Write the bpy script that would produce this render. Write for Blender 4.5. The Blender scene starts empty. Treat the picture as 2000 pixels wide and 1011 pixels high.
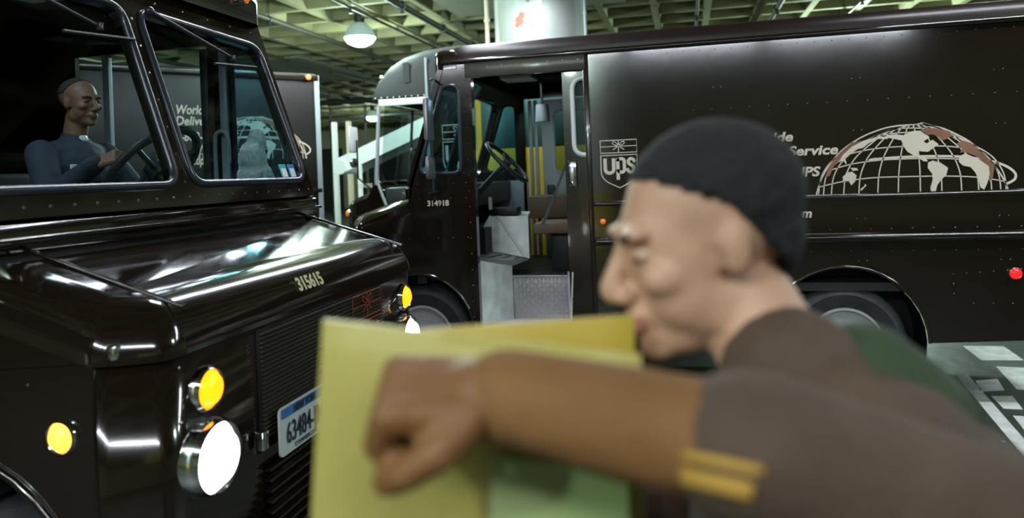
import bpy, bmesh, math, random
from mathutils import Vector, Matrix
from math import sin, cos, pi, radians as R
random.seed(4)
SC = bpy.context.scene
COL = SC.collection
# ------------------------------------------------------------------ camera
F_PX, CX, CY, ROLL, EYE = 1418.0, 1000.0, 336.0, .04, 1.75
TH = math.atan(340/1418)
FWD = Vector((-sin(TH), cos(TH), 0)); R0 = Vector((cos(TH), sin(TH), 0)); UPV = Vector((0, 0, 1))
RGT = R0*cos(ROLL) - UPV*sin(ROLL); CUP = R0*sin(ROLL) + UPV*cos(ROLL)
EYEP = Vector((0, 0, EYE))
cd = bpy.data.cameras.new('camera'); cam = bpy.data.objects.new('camera', cd); COL.objects.link(cam)
m3 = Matrix((RGT, CUP, -FWD)).transposed()
cam.matrix_world = Matrix.Translation(EYEP) @ m3.to_4x4()
cd.sensor_width = 36; cd.lens = 36*F_PX/2000; cd.sensor_fit = 'HORIZONTAL'
cd.shift_x = 0; cd.shift_y = -(505.5-CY)/2000
cd.clip_start = .02; cd.clip_end = 200
cd.dof.use_dof = True; cd.dof.focus_distance = 3.6; cd.dof.aperture_fstop = 2.0
SC.camera = cam
def at(x, y, ax, val):
    """survey helper: the point of the plane (axis = val) seen along the sight line x, y"""
    d = FWD + RGT*((x-CX)/F_PX) - CUP*((y-CY)/F_PX)
    return EYEP + d*((val-EYEP[ax])/d[ax])
# ------------------------------------------------------------------ light and exposure
w = bpy.data.worlds.new('world'); SC.world = w; w.use_nodes = True
w.node_tree.nodes['Background'].inputs[0].default_value = (.55, .62, .5, 1)
w.node_tree.nodes['Background'].inputs[1].default_value = .02
SC.view_settings.view_transform = 'Standard'; SC.view_settings.look = 'None'
SC.view_settings.gamma = 1; SC.view_settings.use_curve_mapping = False
SC.view_settings.exposure = 0.0
HIGH_BAY_POWER = 300; STRIP_POWER = 70
# ------------------------------------------------------------------ materials
def mat(name, col, rough=.5, metal=0., emit=None, es=0., bump=0., bscale=8., var=0., coat=0., vscale=3., alpha=1., stretch=None):
    m = bpy.data.materials.new(name); m.use_nodes = True
    nt = m.node_tree; b = nt.nodes['Principled BSDF']; I = b.inputs
    I['Base Color'].default_value = (*col, 1); I['Roughness'].default_value = rough; I['Metallic'].default_value = metal
    I['Coat Weight'].default_value = coat; I['Coat Roughness'].default_value = .05
    I['Alpha'].default_value = alpha
    if emit: I['Emission Color'].default_value = (*emit, 1); I['Emission Strength'].default_value = es
    if var or bump:
        tc = nt.nodes.new('ShaderNodeTexCoord'); mp = nt.nodes.new('ShaderNodeMapping')
        nt.links.new(tc.outputs['Object'], mp.inputs[0])
        if stretch: mp.inputs['Scale'].default_value = stretch
    if var:
        n = nt.nodes.new('ShaderNodeTexNoise'); n.inputs['Scale'].default_value = vscale; n.inputs['Detail'].default_value = 6
        r = nt.nodes.new('ShaderNodeValToRGB')
        r.color_ramp.elements[0].position = .3; r.color_ramp.elements[1].position = .72
        r.color_ramp.elements[0].color = (*[c*(1-var) for c in col], 1)
        r.color_ramp.elements[1].color = (*[min(1, c*(1+var)) for c in col], 1)
        nt.links.new(mp.outputs[0], n.inputs[0]); nt.links.new(n.outputs[0], r.inputs[0]); nt.links.new(r.outputs[0], I['Base Color'])
    if bump:
        n2 = nt.nodes.new('ShaderNodeTexNoise'); n2.inputs['Scale'].default_value = bscale; n2.inputs['Detail'].default_value = 3
        bp = nt.nodes.new('ShaderNodeBump'); bp.inputs['Strength'].default_value = bump; bp.inputs['Distance'].default_value = .02
        nt.links.new(mp.outputs[0], n2.inputs[0]); nt.links.new(n2.outputs[0], bp.inputs['Height']); nt.links.new(bp.outputs[0], I['Normal'])
    return m
def glass_mat(name, tint, refl=1.0):
    m = bpy.data.materials.new(name); m.use_nodes = True; nt = m.node_tree; nt.nodes.clear()
    o = nt.nodes.new('ShaderNodeOutputMaterial'); mx = nt.nodes.new('ShaderNodeMixShader')
    t = nt.nodes.new('ShaderNodeBsdfTransparent'); t.inputs[0].default_value = (*tint, 1)
    g = nt.nodes.new('ShaderNodeBsdfGlossy'); g.inputs['Roughness'].default_value = .02; g.inputs[0].default_value = (refl, refl, refl, 1)
    f = nt.nodes.new('ShaderNodeLayerWeight'); f.inputs[0].default_value = .5
    pw = nt.nodes.new('ShaderNodeMath'); pw.operation = 'POWER'; pw.inputs[1].default_value = 5
    ma = nt.nodes.new('ShaderNodeMath'); ma.operation = 'MULTIPLY_ADD'; ma.inputs[1].default_value = .6; ma.inputs[2].default_value = .018
    nt.links.new(f.outputs['Facing'], pw.inputs[0]); nt.links.new(pw.outputs[0], ma.inputs[0]); nt.links.new(ma.outputs[0], mx.inputs[0]); nt.links.new(t.outputs[0], mx.inputs[1]); nt.links.new(g.outputs[0], mx.inputs[2])
    nt.links.new(mx.outputs[0], o.inputs[0]); return m
BROWN = mat('brown_paint', (.011, .0060, .0034), .12, bump=.05, bscale=2.2, coat=.6)
BROWN2 = mat('brown_paint_worn', (.018, .011, .007), .22, bump=.06, bscale=3, coat=.4)
BROWN.node_tree.nodes['Principled BSDF'].inputs['IOR'].default_value = 1.75
RIVM = mat('glint_rivet', (.22, .20, .18), .25, .7)  # paler than the brown paint: rivet glints put into the colour
BROWNR = mat('brown_roof_paint', (.02, .011, .010), .35)
BLACK = mat('black_rubber', (.008, .008, .009), .5)
GASKET = mat('window_gasket', (.03, .034, .045), .25)
TIRE = mat('tyre_rubber', (.04, .042, .048), .6, var=.25, vscale=14, bump=.15, bscale=30)
CHROME = mat('chrome', (.75, .76, .78), .12, 1.)
STEEL = mat('worn_steel', (.5, .51, .53), .32, .8, var=.15, bump=.05, bscale=30)
ALU = mat('scuffed_aluminium', (.80, .83, .82), .42, .25, var=.18, vscale=9, bump=.08, bscale=20)
LGREY = mat('pale_grey_paint', (.36, .40, .42), .35)
DGREY = mat('dark_grey_plastic', (.03, .033, .036), .45)
GFRP = mat('grey_moulded_shell', (.022, .022, .026), .65, var=.12)
WHITE = mat('white_paint', (.80, .82, .82), .35)
CREAM = mat('cream_decal', (.80, .70, .58), .5)
COPPER = mat('copper_decal', (.30, .14, .085), .5, var=.3, vscale=4)
RIMC = mat('rim_edge_paint', (.42, .42, .44), .4)
RIMD = mat('rim_dark_paint', (.035, .04, .04), .35)
GLASS = glass_mat('window_glass', (.72, .80, .80))
GLASSB = glass_mat('blue_tinted_glass', (.55, .72, .80))
AMBER = mat('amber_lens_lit', (1, .4, .02), .3, emit=(1, .27, .0), es=2.6)
AMBHOT = mat('amber_bulb_glow', (1, .5, .1), .3, emit=(1, .42, .03), es=3.5)
AMBOFF = mat('amber_lens', (.7, .2, .02), .25, emit=(1, .25, .02), es=.35)
REDL = mat('red_lens', (.8, .01, .01), .2, emit=(1, .02, .02), es=1.0)
HEADL = mat('headlamp_lens_lit', (1, 1, 1), .2, emit=(1, .97, .93), es=14)
HEADOFF = mat('headlamp_lens', (.8, .8, .8), .1, .3, emit=(1, .93, .85), es=.8)
CONC = mat('ceiling_concrete', (.19, .18, .095), .85, var=.18, vscale=1.3, bump=.2, bscale=12)
CONCD = mat('slab_concrete', (.17, .18, .13), .9, var=.2, vscale=1.0)
WALLC = mat('wall_paint', (.30, .30, .18), .8, var=.15, vscale=.8)
FLOOR = mat('oily_concrete', (.040, .046, .034), .42, var=.45, vscale=1.6, bump=.25, bscale=9)
LINE = mat('worn_line_paint', (.60, .61, .58), .6, var=.25, vscale=9)
PIPE = mat('dark_pipe', (.025, .025, .02), .6)
COLP = mat('column_grey_paint', (.36, .37, .365), .38, var=.14, vscale=3, bump=.12, bscale=6, stretch=(1, 1, .3))
YEL = mat('yellow_paint', (.62, .45, .03), .5, var=.15)
TEAL = mat('teal_paint', (.07, .17, .15), .5)
# ------------------------------------------------------------------ mesh helpers
def finish(me, angle=35):
    me.polygons.foreach_set('use_smooth', [True]*len(me.polygons)); me.set_sharp_from_angle(angle=R(angle)); me.update()
def obj(name, me, m, parent=None, angle=35):
    o = bpy.data.objects.new(name, me); COL.objects.link(o)
    if parent: o.parent = parent
    if m and not me.materials: me.materials.append(m)
    finish(me, angle); return o
def meshd(name, v, f):
    me = bpy.data.meshes.new(name); me.from_pydata([tuple(p) for p in v], [], f); me.update(); return me
def empty(name, loc, rz=0):
    o = bpy.data.objects.new(name, None); COL.objects.link(o); o.location = loc; o.rotation_euler = (0, 0, rz); o.empty_display_size = .2; return o
def tag(o, label, cat=None, group=None, kind=None):
    if label: o['label'] = label
    if cat: o['category'] = cat
    if group: o['group'] = group
    if kind: o['kind'] = kind
    return o
class MB:
    def __init__(s): s.b = bmesh.new()
    def box(s, lo, hi, bev=0, M=None):
        c = [(a+b)/2 for a, b in zip(lo, hi)]; d = [abs(b-a) for a, b in zip(lo, hi)]
        X = Matrix.Translation(c) @ Matrix.Diagonal((*d, 1))
        if M: X = M @ X
        r = bmesh.ops.create_cube(s.b, size=1, matrix=X)
        if bev:
            es = list({e for v in r['verts'] for e in v.link_edges})
            bmesh.ops.bevel(s.b, geom=es, offset=bev, segments=2, profile=.5, affect='EDGES')
        return s
    def cyl(s, p, q, r, r2=None, n=16, cap=True):
        p, q = Vector(p), Vector(q); d = q-p
        M = Matrix.Translation((p+q)/2) @ d.to_track_quat('Z', 'Y').to_matrix().to_4x4()
        bmesh.ops.create_cone(s.b, cap_ends=cap, segments=n, radius1=r, radius2=r if r2 is None else r2, depth=d.length, matrix=M); return s
    def ball(s, c, r, n=12):
        rr = r if hasattr(r, '__len__') else (r, r, r)
        bmesh.ops.create_uvsphere(s.b, u_segments=n, v_segments=max(6, n//2+1), radius=1, matrix=Matrix.Translation(c) @ Matrix.Diagonal((*rr, 1))); return s
    def lathe(s, prof, n=40, M=None, cap=True):
        """prof = [(r, h)] turned about the local z axis, then M"""
        M = M or Matrix(); rings = []
        for r, h in prof:
            rings.append([s.b.verts.new(M @ Vector((r*cos(2*pi*i/n), r*sin(2*pi*i/n), h))) for i in range(n)])
        for a, b in zip(rings, rings[1:]):
            for i in range(n): s.b.faces.new((a[i], a[(i+1) % n], b[(i+1) % n], b[i]))
        if not cap: return s
        if prof[0][0] > 1e-6: s.b.faces.new(rings[0][::-1])
        if prof[-1][0] > 1e-6: s.b.faces.new(rings[-1])
        return s
    def poly(s, pts): s.b.faces.new([s.b.verts.new(p) for p in pts]); return s
    def done(s, name, m, parent=None, angle=35):
        bmesh.ops.recalc_face_normals(s.b, faces=s.b.faces)
        me = bpy.data.meshes.new(name); s.b.to_mesh(me); s.b.free(); return obj(name, me, m, parent, angle)
def box(name, lo, hi, m, parent=None, bev=0): return MB().box(lo, hi, bev).done(name, m, parent)
def curve_mesh(cu):
    o = bpy.data.objects.new('tmp', cu); COL.objects.link(o)
    dg = bpy.context.evaluated_depsgraph_get(); me = bpy.data.meshes.new_from_object(o.evaluated_get(dg))
    bpy.data.objects.remove(o); bpy.data.curves.remove(cu); return me
def plate_mesh(outs, thick, M=None):
    """flat sheet with holes: outs = [outline, hole, hole...] (2-D)"""
    cu = bpy.data.curves.new('c', 'CURVE'); cu.dimensions = '2D'; cu.fill_mode = 'BOTH'; cu.extrude = thick/2
    for o in outs:
        sp = cu.splines.new('POLY'); sp.points.add(len(o)-1); sp.use_cyclic_u = True
        for i, p in enumerate(o): sp.points[i].co = (p[0], p[1], 0, 1)
    me = curve_mesh(cu)
    if M: me.transform(M)
    return me
def plate(name, outs, thick, m, parent=None, M=None): return obj(name, plate_mesh(outs, thick, M), m, parent)
def tube_mesh(lines, r, closed=False, res=3):
    cu = bpy.data.curves.new('c', 'CURVE'); cu.dimensions = '3D'; cu.bevel_depth = r; cu.bevel_resolution = res; cu.use_fill_caps = True
    for pts in lines:
        sp = cu.splines.new('POLY'); sp.points.add(len(pts)-1); sp.use_cyclic_u = closed
        for i, p in enumerate(pts): sp.points[i].co = (*p, 1)
    return curve_mesh(cu)
def tube(name, pts, r, m, parent=None, closed=False, res=3):
    L = pts if hasattr(pts[0][0], '__len__') else [pts]
    return obj(name, tube_mesh(L, r, closed, res), m, parent, 60)
def smooth_line(pts, n=6, closed=False):
    P = [Vector(p) for p in pts]; N = len(P); out = []
    rng = range(N if closed else N-1)
    for i in rng:
        p0 = P[(i-1) % N] if closed or i > 0 else P[i]; p1 = P[i]; p2 = P[(i+1) % N]; p3 = P[(i+2) % N] if closed or i+2 < N else p2
        for k in range(n):
            t = k/n; out.append(.5*((2*p1)+(p2-p0)*t+(2*p0-5*p1+4*p2-p3)*t*t+(3*p1-p0-3*p2+p3)*t**3))
    if not closed: out.append(P[-1])
    return out
def rpoly(pts, r, n=5):
    """polygon with rounded corners; r a number or one per corner"""
    out = []; N = len(pts)
    for i in range(N):
        rr = r[i] if hasattr(r, '__len__') else r
        p = Vector(pts[i]); a = Vector(pts[i-1])-p; b = Vector(pts[(i+1) % N])-p
        if rr <= 0: out.append(tuple(p)); continue
        ang = a.angle(b); t = min(rr/math.tan(ang/2), a.length*.49, b.length*.49)
        s, e = p+a.normalized()*t, p+b.normalized()*t
        for k in range(n+1):
            u = k/n; out.append(tuple((1-u)**2*s + 2*u*(1-u)*p + u*u*e))
    return out
def offset(pts, d):
    N = len(pts); out = []
    A = sum(pts[i][0]*pts[(i+1) % N][1]-pts[(i+1) % N][0]*pts[i][1] for i in range(N)); sg = 1 if A > 0 else -1
    for i in range(N):
        p = Vector(pts[i]).to_2d(); e1 = (p-Vector(pts[i-1]).to_2d()).normalized(); e2 = (Vector(pts[(i+1) % N]).to_2d()-p).normalized()
        n = (Vector((-e1.y, e1.x))+Vector((-e2.y, e2.x)))*sg
        if n.length < 1e-6: n = Vector((-e1.y, e1.x))*sg
        n.normalize(); k = max(.5, n.dot(Vector((-e1.y, e1.x))*sg)); out.append(tuple(p+n*(d/k)))
    return out
def fillet_cap(name, outline, ztop, r, zbot, m, parent, n=7):
    """cap with a rounded rim: outline (x,y), ztop(x,y), rounded by r, walls down to zbot(x,y)"""
    V = []; Fc = []; N = len(outline); loops = []
    def ring(ins, f):
        P = offset(outline, ins) if ins else [tuple(p) for p in outline]; i0 = len(V)
        for (x, y), (ox, oy) in zip(P, outline): V.append((x, y, f(x, y, ox, oy)))
        loops.append(i0)
    ring(r*1.15, lambda x, y, a, b: ztop(x, y))
    for k in range(n+1):
        t = k/n*pi/2; ring(r*(1-sin(t)), lambda x, y, a, b: ztop(x, y)-r*(1-cos(t)))
    ring(0, lambda x, y, a, b: zbot(x, y))
    Fc.append(list(range(N)))
    for a, b in zip(loops, loops[1:]):
        for i in range(N): j = (i+1) % N; Fc.append((a+i, b+i, b+j, a+j))
    b = bmesh.new(); me = meshd(name, V, Fc); b.from_mesh(me); bmesh.ops.recalc_face_normals(b, faces=b.faces); b.to_mesh(me); b.free()
    return obj(name, me, m, parent, 50)
def text_mesh(s, size, thick=.002, bold=0, shear=0, sx=1., align='LEFT', spacing=1.):
    cu = bpy.data.curves.new('t', 'FONT'); cu.body = s; cu.size = size; cu.extrude = thick/2; cu.offset = bold; cu.shear = shear
    cu.align_x = align; cu.space_character = spacing; cu.resolution_u = 3
    me = curve_mesh(cu); me.transform(Matrix.Diagonal((sx, 1, 1, 1))); return me
def ribbon(pts, wd):
    """flat stroke polygon round a 2-D line"""
    P = [Vector(p).to_2d() for p in pts]; L, Rr = [], []
    for i, p in enumerate(P):
        d = (P[min(i+1, len(P)-1)]-P[max(i-1, 0)]).normalized(); n = Vector((-d.y, d.x))*wd/2; L.append(tuple(p+n)); Rr.append(tuple(p-n))
    return L, Rr
def strokes_mesh(name, strokes, polys, thick, M):
    V, Fc = [], []
    def addv(p, z): V.append(M @ Vector((p[0], p[1], z))); return len(V)-1
    for pts, wd in strokes:
        L, Rr = ribbon(pts, wd); h = thick/2
        q = [[addv(p, h) for p in L], [addv(p, h) for p in Rr], [addv(p, -h) for p in L], [addv(p, -h) for p in Rr]]
        for i in range(len(L)-1):
            for a, b in ((0, 1), (1, 3), (3, 2), (2, 0)): Fc.append((q[a][i], q[a][i+1], q[b][i+1], q[b][i]))
        for i in (0, len(L)-1): Fc.append((q[0][i], q[1][i], q[3][i], q[2][i]))
    b = bmesh.new(); me = meshd(name, V, Fc); b.from_mesh(me)
    for pl in polys:
        t = plate_mesh([pl], thick, M); b.from_mesh(t); bpy.data.meshes.remove(t)
    b.to_mesh(me); b.free(); return me
def blob(name, prims, voxel, m, parent=None, smooth=4):
    """one continuous skin over ellipsoids ('e', c, r[, rot]) and tapered limbs ('c', p, q, r1, r2)"""
    B = bmesh.new()
    for p in prims:
        if p[0] == 'e':
            M = Matrix.Translation(p[1])
            if len(p) > 3: M = M @ p[3].to_4x4()
            bmesh.ops.create_icosphere(B, subdivisions=3, radius=1, matrix=M @ Matrix.Diagonal((*p[2], 1)))
        else:
            _, a, b, r1, r2 = p; a, b = Vector(a), Vector(b); d = b-a
            M = Matrix.Translation((a+b)/2) @ d.to_track_quat('Z', 'Y').to_matrix().to_4x4()
            bmesh.ops.create_cone(B, cap_ends=True, segments=20, radius1=r1, radius2=r2, depth=d.length, matrix=M)
            bmesh.ops.create_icosphere(B, subdivisions=2, radius=r1, matrix=Matrix.Translation(a))
            bmesh.ops.create_icosphere(B, subdivisions=2, radius=r2, matrix=Matrix.Translation(b))
    me = bpy.data.meshes.new(name); B.to_mesh(me); B.free()
    o = bpy.data.objects.new('tmp', me); COL.objects.link(o)
    r = o.modifiers.new('r', 'REMESH'); r.mode = 'VOXEL'; r.voxel_size = voxel
    s = o.modifiers.new('s', 'SMOOTH'); s.factor = .5; s.iterations = smooth
    me2 = bpy.data.meshes.new_from_object(o.evaluated_get(bpy.context.evaluated_depsgraph_get()))
    bpy.data.objects.remove(o); bpy.data.meshes.remove(me); return obj(name, me2, m, parent, 179)
def arc(cx, cy, r, a0, a1, n=14): return [(cx+r*cos(R(a0+(a1-a0)*i/n)), cy+r*sin(R(a0+(a1-a0)*i/n))) for i in range(n+1)]
def side_M(y, flip=1):
    """(u,v,w) -> (x=u, y, z=v)"""
    return Matrix(((1, 0, 0, 0), (0, 0, -1, y), (0, 1, 0, 0), (0, 0, 0, 1)))
# ------------------------------------------------------------------ the setting
floor = box('floor', (-30, -10, -.2), (16, 40, 0), FLOOR); tag(floor, None, kind='structure')
ceil = box('ceiling', (-30, -10, 5.0), (16, 40, 5.3), CONC); tag(ceil, None, kind='structure')
RIBX, RIBY, CEILB = .16, .16, 4.62
ribm = meshd('rib', [(a*w_, b, c) for c, w_ in ((0, .06), (.38, .13)) for a, b in ((-1, -25), (1, -25), (1, 25), (-1, 25))],
             [(0, 3, 2, 1), (4, 5, 6, 7), (0, 1, 5, 4), (1, 2, 6, 5), (2, 3, 7, 6), (3, 0, 4, 7)])
ribm.materials.append(CONC); finish(ribm)
for i in range(38):
    o = bpy.data.objects.new('rib', ribm); COL.objects.link(o); o.parent = ceil; o.location = (-28+i*.95, 15, CEILB)
for i in range(44):
    o = bpy.data.objects.new('rib', ribm); COL.objects.link(o); o.parent = ceil; o.location = (-7, -5+i*.95, CEILB+.003); o.rotation_euler = (0, 0, pi/2)
for nm, lo, hi in (('column_head', (-13.2, 15.2, CEILB-.03), (-8.6, 19.2, 5)), ('column_head', (-3.9, 9.6, CEILB-.03), (-.9, 12.6, 5)), ('column_head', (.4, 9.4, CEILB-.03), (3.2, 12.2, 5))):
    box(nm, lo, hi, CONCD, ceil)
for nm, lo, hi in (('wall_back', (-30, 40, 0), (16, 40.3, 5.3)), ('wall_left', (-30.3, -10, 0), (-30, 40, 5.3)),
                   ('wall_right', (16, -10, 0), (16.3, 40, 5.3)), ('wall_front', (-30, -10.3, 0), (16, -10, 5.3))):
    tag(box(nm, lo, hi, WALLC), None, kind='structure')
DARK = mat('dark_opening', (.012, .014, .012), .7)
for i in range(9):
    d = tag(box('door_%d' % (i+1), (-28+i*4.6, 39.9, 0), (-24.6+i*4.6, 40, 3.6), DARK), None, kind='structure')
    for k in range(8): box('slat', (-28+i*4.6, 39.86, .02+k*.445), (-24.6+i*4.6, 39.9, .43+k*.445), DARK, d)
# painted floor markings
def quad_on_floor(name, P, m, z=.004):
    v = [(p[0], p[1], z) for p in P]+[(p[0], p[1], .0005) for p in P]
    n = len(P); f = [tuple(range(n)), tuple(range(2*n-1, n-1, -1))]+[(i, i+n, (i+1) % n+n, (i+1) % n) for i in range(n)]
    return obj(name, meshd(name, v, f), m)
def fp(x, y): return at(x, y, 2, 0)
def shp(name, pxs, label, group=None):
    o = quad_on_floor(name, [fp(*p) for p in pxs], LINE); tag(o, label, 'floor marking', group)
shp('painted_line', [(1866, 732), (1890, 732), (2020, 880), (2010, 905)], 'long white painted line running out from under the parked van onto bare floor')
BG = 'broken white blocks of the hatched floor marking'
shp('painted_block', [(1905, 744), (1948, 740), (1962, 762), (1915, 764)], 'faint white block of the floor hatching, nearest the white line end', BG)
shp('painted_block', [(1936, 774), (1978, 774), (1998, 800), (1960, 798)], 'white block of the floor hatching, middle of the row beside the line', BG)
shp('painted_block', [(1978, 812), (2040, 816), (2060, 850), (2008, 850)], 'white block of the floor hatching cut by the right picture edge', BG)
shp('painted_block', [(1945, 716), (2040, 720), (2080, 772), (1985, 760)], 'broad pale floor block right beside the dark tyre streak', BG)
shp('painted_block', [(1880, 676), (1960, 676), (2000, 704), (1916, 704)], 'broad pale floor block under the rear edge of the open van', BG)
# litter specks on the floor
for (x, y), lb in (((1838, 815), 'small white paper scrap on the floor left of the line'), ((1955, 863), 'flat white paper strip on the floor near right edge'), ((1866, 784), 'tiny pale scrap on the floor below the green light patch')):
    p = fp(x, y); tag(MB().box((p.x-.022, p.y-.014, .0005), (p.x+.022, p.y+.014, .006)).done('paper_scrap', WHITE), lb, 'litter')
# ------------------------------------------------------------------ columns, pipes, lamps
def column(x, y, r, label, fittings=True):
    t = tag(empty('round_column', (x, y, 0)), label, 'column')
    MB().lathe([(r, 0), (r, 4.62)], 64).done('shaft', COLP, t)
    MB().lathe([(r*1.01, 0), (r*1.01, 1.2)], 64).done('painted_band', YEL, t)
    if fittings:
        tube('seam', [(r*cos(R(a)), r*sin(R(a)), z) for a in (-76,) for z in (0, 4.6)], .012, mat('pinkish_seam', (.55, .45, .40), .6), t)
        PE = mat('red_primer', (.45, .14, .10), .7); PK = mat('dark_spall', (.2, .17, .14), .8)
        for a, z, s, mm in ((-104, 4.02, .07, PE), (-101, 4.1, .05, PE), (-107, 3.96, .045, PE), (-93, 4.32, .04, PK), (-91, 4.36, .03, PK)):
            c = Vector((r*cos(R(a)), r*sin(R(a)), z)); Mx = Matrix.Translation(c) @ Vector((cos(R(a)), sin(R(a)), 0)).to_track_quat('Z', 'Y').to_matrix().to_4x4()
            P = [(s*(.7+.5*random.random())*cos(k*pi/5), s*(.7+.5*random.random())*sin(k*pi/5)) for k in range(10)]
            obj('paint_flake', plate_mesh([P], .012, Mx), mm, t)
    return t
column(-2.17, 11.35, .72, 'thick round grey column with peeling paint rising behind the open van')
PK2 = mat('cream_pipe_paint', (.55, .47, .36), .5)
def vpipe(x, y, r, m, lb):
    t = tag(empty('vertical_pipe', (x, y, 0)), lb, 'pipe')
    MB().cyl((0, 0, 0), (0, 0, 4.6), r, n=16).done('tube', m, t)
    for z in (1, 2.6, 4.1): MB().cyl((0, 0, z), (0, 0, z+.05), r*1.35, n=16).done('clamp', m, t)
vpipe(-2.93, 10.95, .034, PK2, 'cream vertical conduit left of the grey column')
vpipe(-1.41, 11.05, .022, LGREY, 'thin pale conduit right of the grey column')
def hpipe(x, y0, y1, z, r, lb, dx=0):
    t = tag(empty('ceiling_pipe', (x, y0, z)), lb, 'pipe')
    MB().cyl((0, 0, 0), (dx, y1-y0, 0), r, n=12).done('tube', PIPE, t)
    n = int((y1-y0)/1.9)
    for i in range(n):
        f = (i+.5)/n; q = Vector((dx*f, (y1-y0)*f, 0))
        MB().cyl(q+Vector((0, 0, r*.5)), q+Vector((0, 0, CEILB+.2-z)), .008, n=6).cyl(q-Vector((0, .02, 0)), q+Vector((0, .02, 0)), r*1.5, n=12).done('hanger', PIPE, t)
        if i % 2 == 0: MB().cyl(q-Vector((0, 0, r)), q-Vector((0, 0, r+.07)), .02, .035, n=8).done('sprinkler', PIPE, t)
hpipe(-4.35, 6, 30, 4.5, .055, 'heavy dark ceiling pipe running toward the grey column')
hpipe(-5.25, 6, 36, 4.55, .022, 'thin dark ceiling pipe just right of the bright lamp')
hpipe(-6.75, 6, 36, 4.5, .035, 'dark sprinkler pipe passing behind the bright hanging lamp')
hpipe(-8.75, 6, 38, 4.5, .03, 'dark ceiling pipe left of the bright hanging lamp')
hpipe(-10.9, 10, 38, 4.45, .05, 'far left dark ceiling pipe above the lit trailer corner')
hpipe(.3, 9, 30, 4.5, .03, 'dark ceiling pipe over the middle of the open van roof')
hpipe(1.7, 9, 30, 4.5, .045, 'darker bent pipe over the open van roof, right of the column')
hpipe(3.1, 9, 30, 4.5, .02, 'thin ceiling pipe above the right part of the van roof')
def xpipe(y, x0, x1, z, r, lb):
    t = tag(empty('cross_pipe', (x0, y, z)), lb, 'pipe'); MB().cyl((0, 0, 0), (x1-x0, 0, 0), r, n=12).done('tube', PIPE, t)
    for i in range(int((x1-x0)/2.5)):
        MB().cyl(((i+.4)*2.5, 0, 0), ((i+.4)*2.5, 0, CEILB+.2-z), .008, n=6).done('hanger', PIPE, t)
xpipe(22.5, -16, -4, 4.35, .09, 'thick dark duct crossing under the ceiling behind the grey cab roof')
xpipe(28, -22, -4, 4.35, .06, 'dark cross pipe far back under the ceiling above the white conveyor')
xpipe(10.5, 3.0, 9, 4.42, .04, 'dark pipe with hooks above the rear end of the van roof')
LAMPM = mat('lamp_glow', (1, 1, 1), .3, emit=(.72, 1, .90), es=45)
SHADE = mat('prismatic_reflector', (.25, .28, .28), .4, emit=(.6, 1, .85), es=.25)
def rib_snap(p, n=0):
    yr = -5+round((p.y+5)/.95+n)*.95; t_ = yr/p.y; return EYEP+(p-EYEP)*t_
def high_bay(x, y, z, lb, power, col=(.74, 1, .86), group=None):
    t = tag(empty('high_bay_lamp', (x, y, z)), lb, 'lamp', group)
    MB().lathe([(.29, 0), (.28, .03), (.22, .16), (.12, .26), (.09, .27)], 32).done('reflector', SHADE, t)
    MB().lathe([(.001, -.15), (.12, -.14), (.22, -.09), (.27, -.02), (.275, .01)], 32).done('lens', LAMPM, t)
    MB().cyl((0, 0, .26), (0, 0, .5), .085, n=20).box((-.07, -.07, .3), (.07, .07, .42), .01).done('ballast_housing', PIPE, t)
    MB().cyl((0, 0, .5), (0, 0, CEILB-z), .012, n=8).done('stem', PIPE, t)
    l = bpy.data.lights.new('lamp_light', 'POINT'); l.shadow_soft_size = .10; l.energy = power; l.color = col
    o = bpy.data.objects.new('lamp_light', l); COL.objects.link(o); o.parent = t; o.location = (0, 0, -.28)
    return t
p = rib_snap(at(703, 74, 2, 4.2)); high_bay(p.x, p.y, p.z, 'bright glowing round lamp hanging above the grey cab roof', HIGH_BAY_POWER)
p = rib_snap(at(728, 229, 2, 4.2)); high_bay(p.x, p.y, p.z, 'small distant glowing lamp beside the white wing mirror', HIGH_BAY_POWER)
for x, y, pw in ((3.4, 9.25, .35), (3.4, 16.0, 2.6), (-1, 24.45, 1.), (-14, 14, 1.), (9, 16.85, 1.), (-20, 29.2, 1), (-4.1, 7.35, .35), (-4.2, 8.7, 1.), (-2.2, -3.2, .5), (-7.2, 5.45, .5), (5.4, 2.6, .3), (-8, 24.45, 1)):  # unseen lamps, added to light floor, vans, conveyor and column
    high_bay(x, y, 4.35 if y == 8.7 else 4.05, 'unseen round hanging lamp, added to light the garage', HIGH_BAY_POWER*pw, group='unseen hanging lamps added for lighting')
STRM = mat('tube_glow', (1, 1, 1), .3, emit=(.82, .90, 1), es=18)
def strip(x, y, z, L, rz, group):
    t = tag(empty('fluorescent_strip', (x, y, z), rz), 'long fluorescent strip lamp outside the picture, seen only as streaks in the paint', 'lamp', group)
    MB().box((-L/2, -.09, .04), (L/2, .09, .12), .01).done('housing', WHITE, t)
    for s in (-.05, .05): MB().cyl((-L/2+.05, s, .015), (L/2-.05, s, .015), .019, n=12).done('tube', STRM, t)
    for s in (-L*.4, L*.4): MB().cyl((s, 0, .12), (s, 0, CEILB-z), .006, n=6).done('hanger_rod', PIPE, t)
    l = bpy.data.lights.new('strip_light', 'AREA'); l.shape = 'RECTANGLE'; l.size = L*.95; l.size_y = .16; l.energy = STRIP_POWER; l.color = (.86, .92, 1)
    o = bpy.data.objects.new('strip_light', l); COL.objects.link(o); o.parent = t; o.location = (0, 0, -.02)
G1 = 'fluorescent strips behind and beside the camera'
for x in (2.9, 5.3): strip(x, 4.6, 4.2, 2.3, 0, G1)
for y in (4.5, 6.9, 9.25): strip(-2.0, y, 4.35, 2.3, pi/2, G1)
for x in (-4.6, -2.2, .2, 2.6): strip(x, -2.15, 3.9, 2.3, 0, G1)
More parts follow.
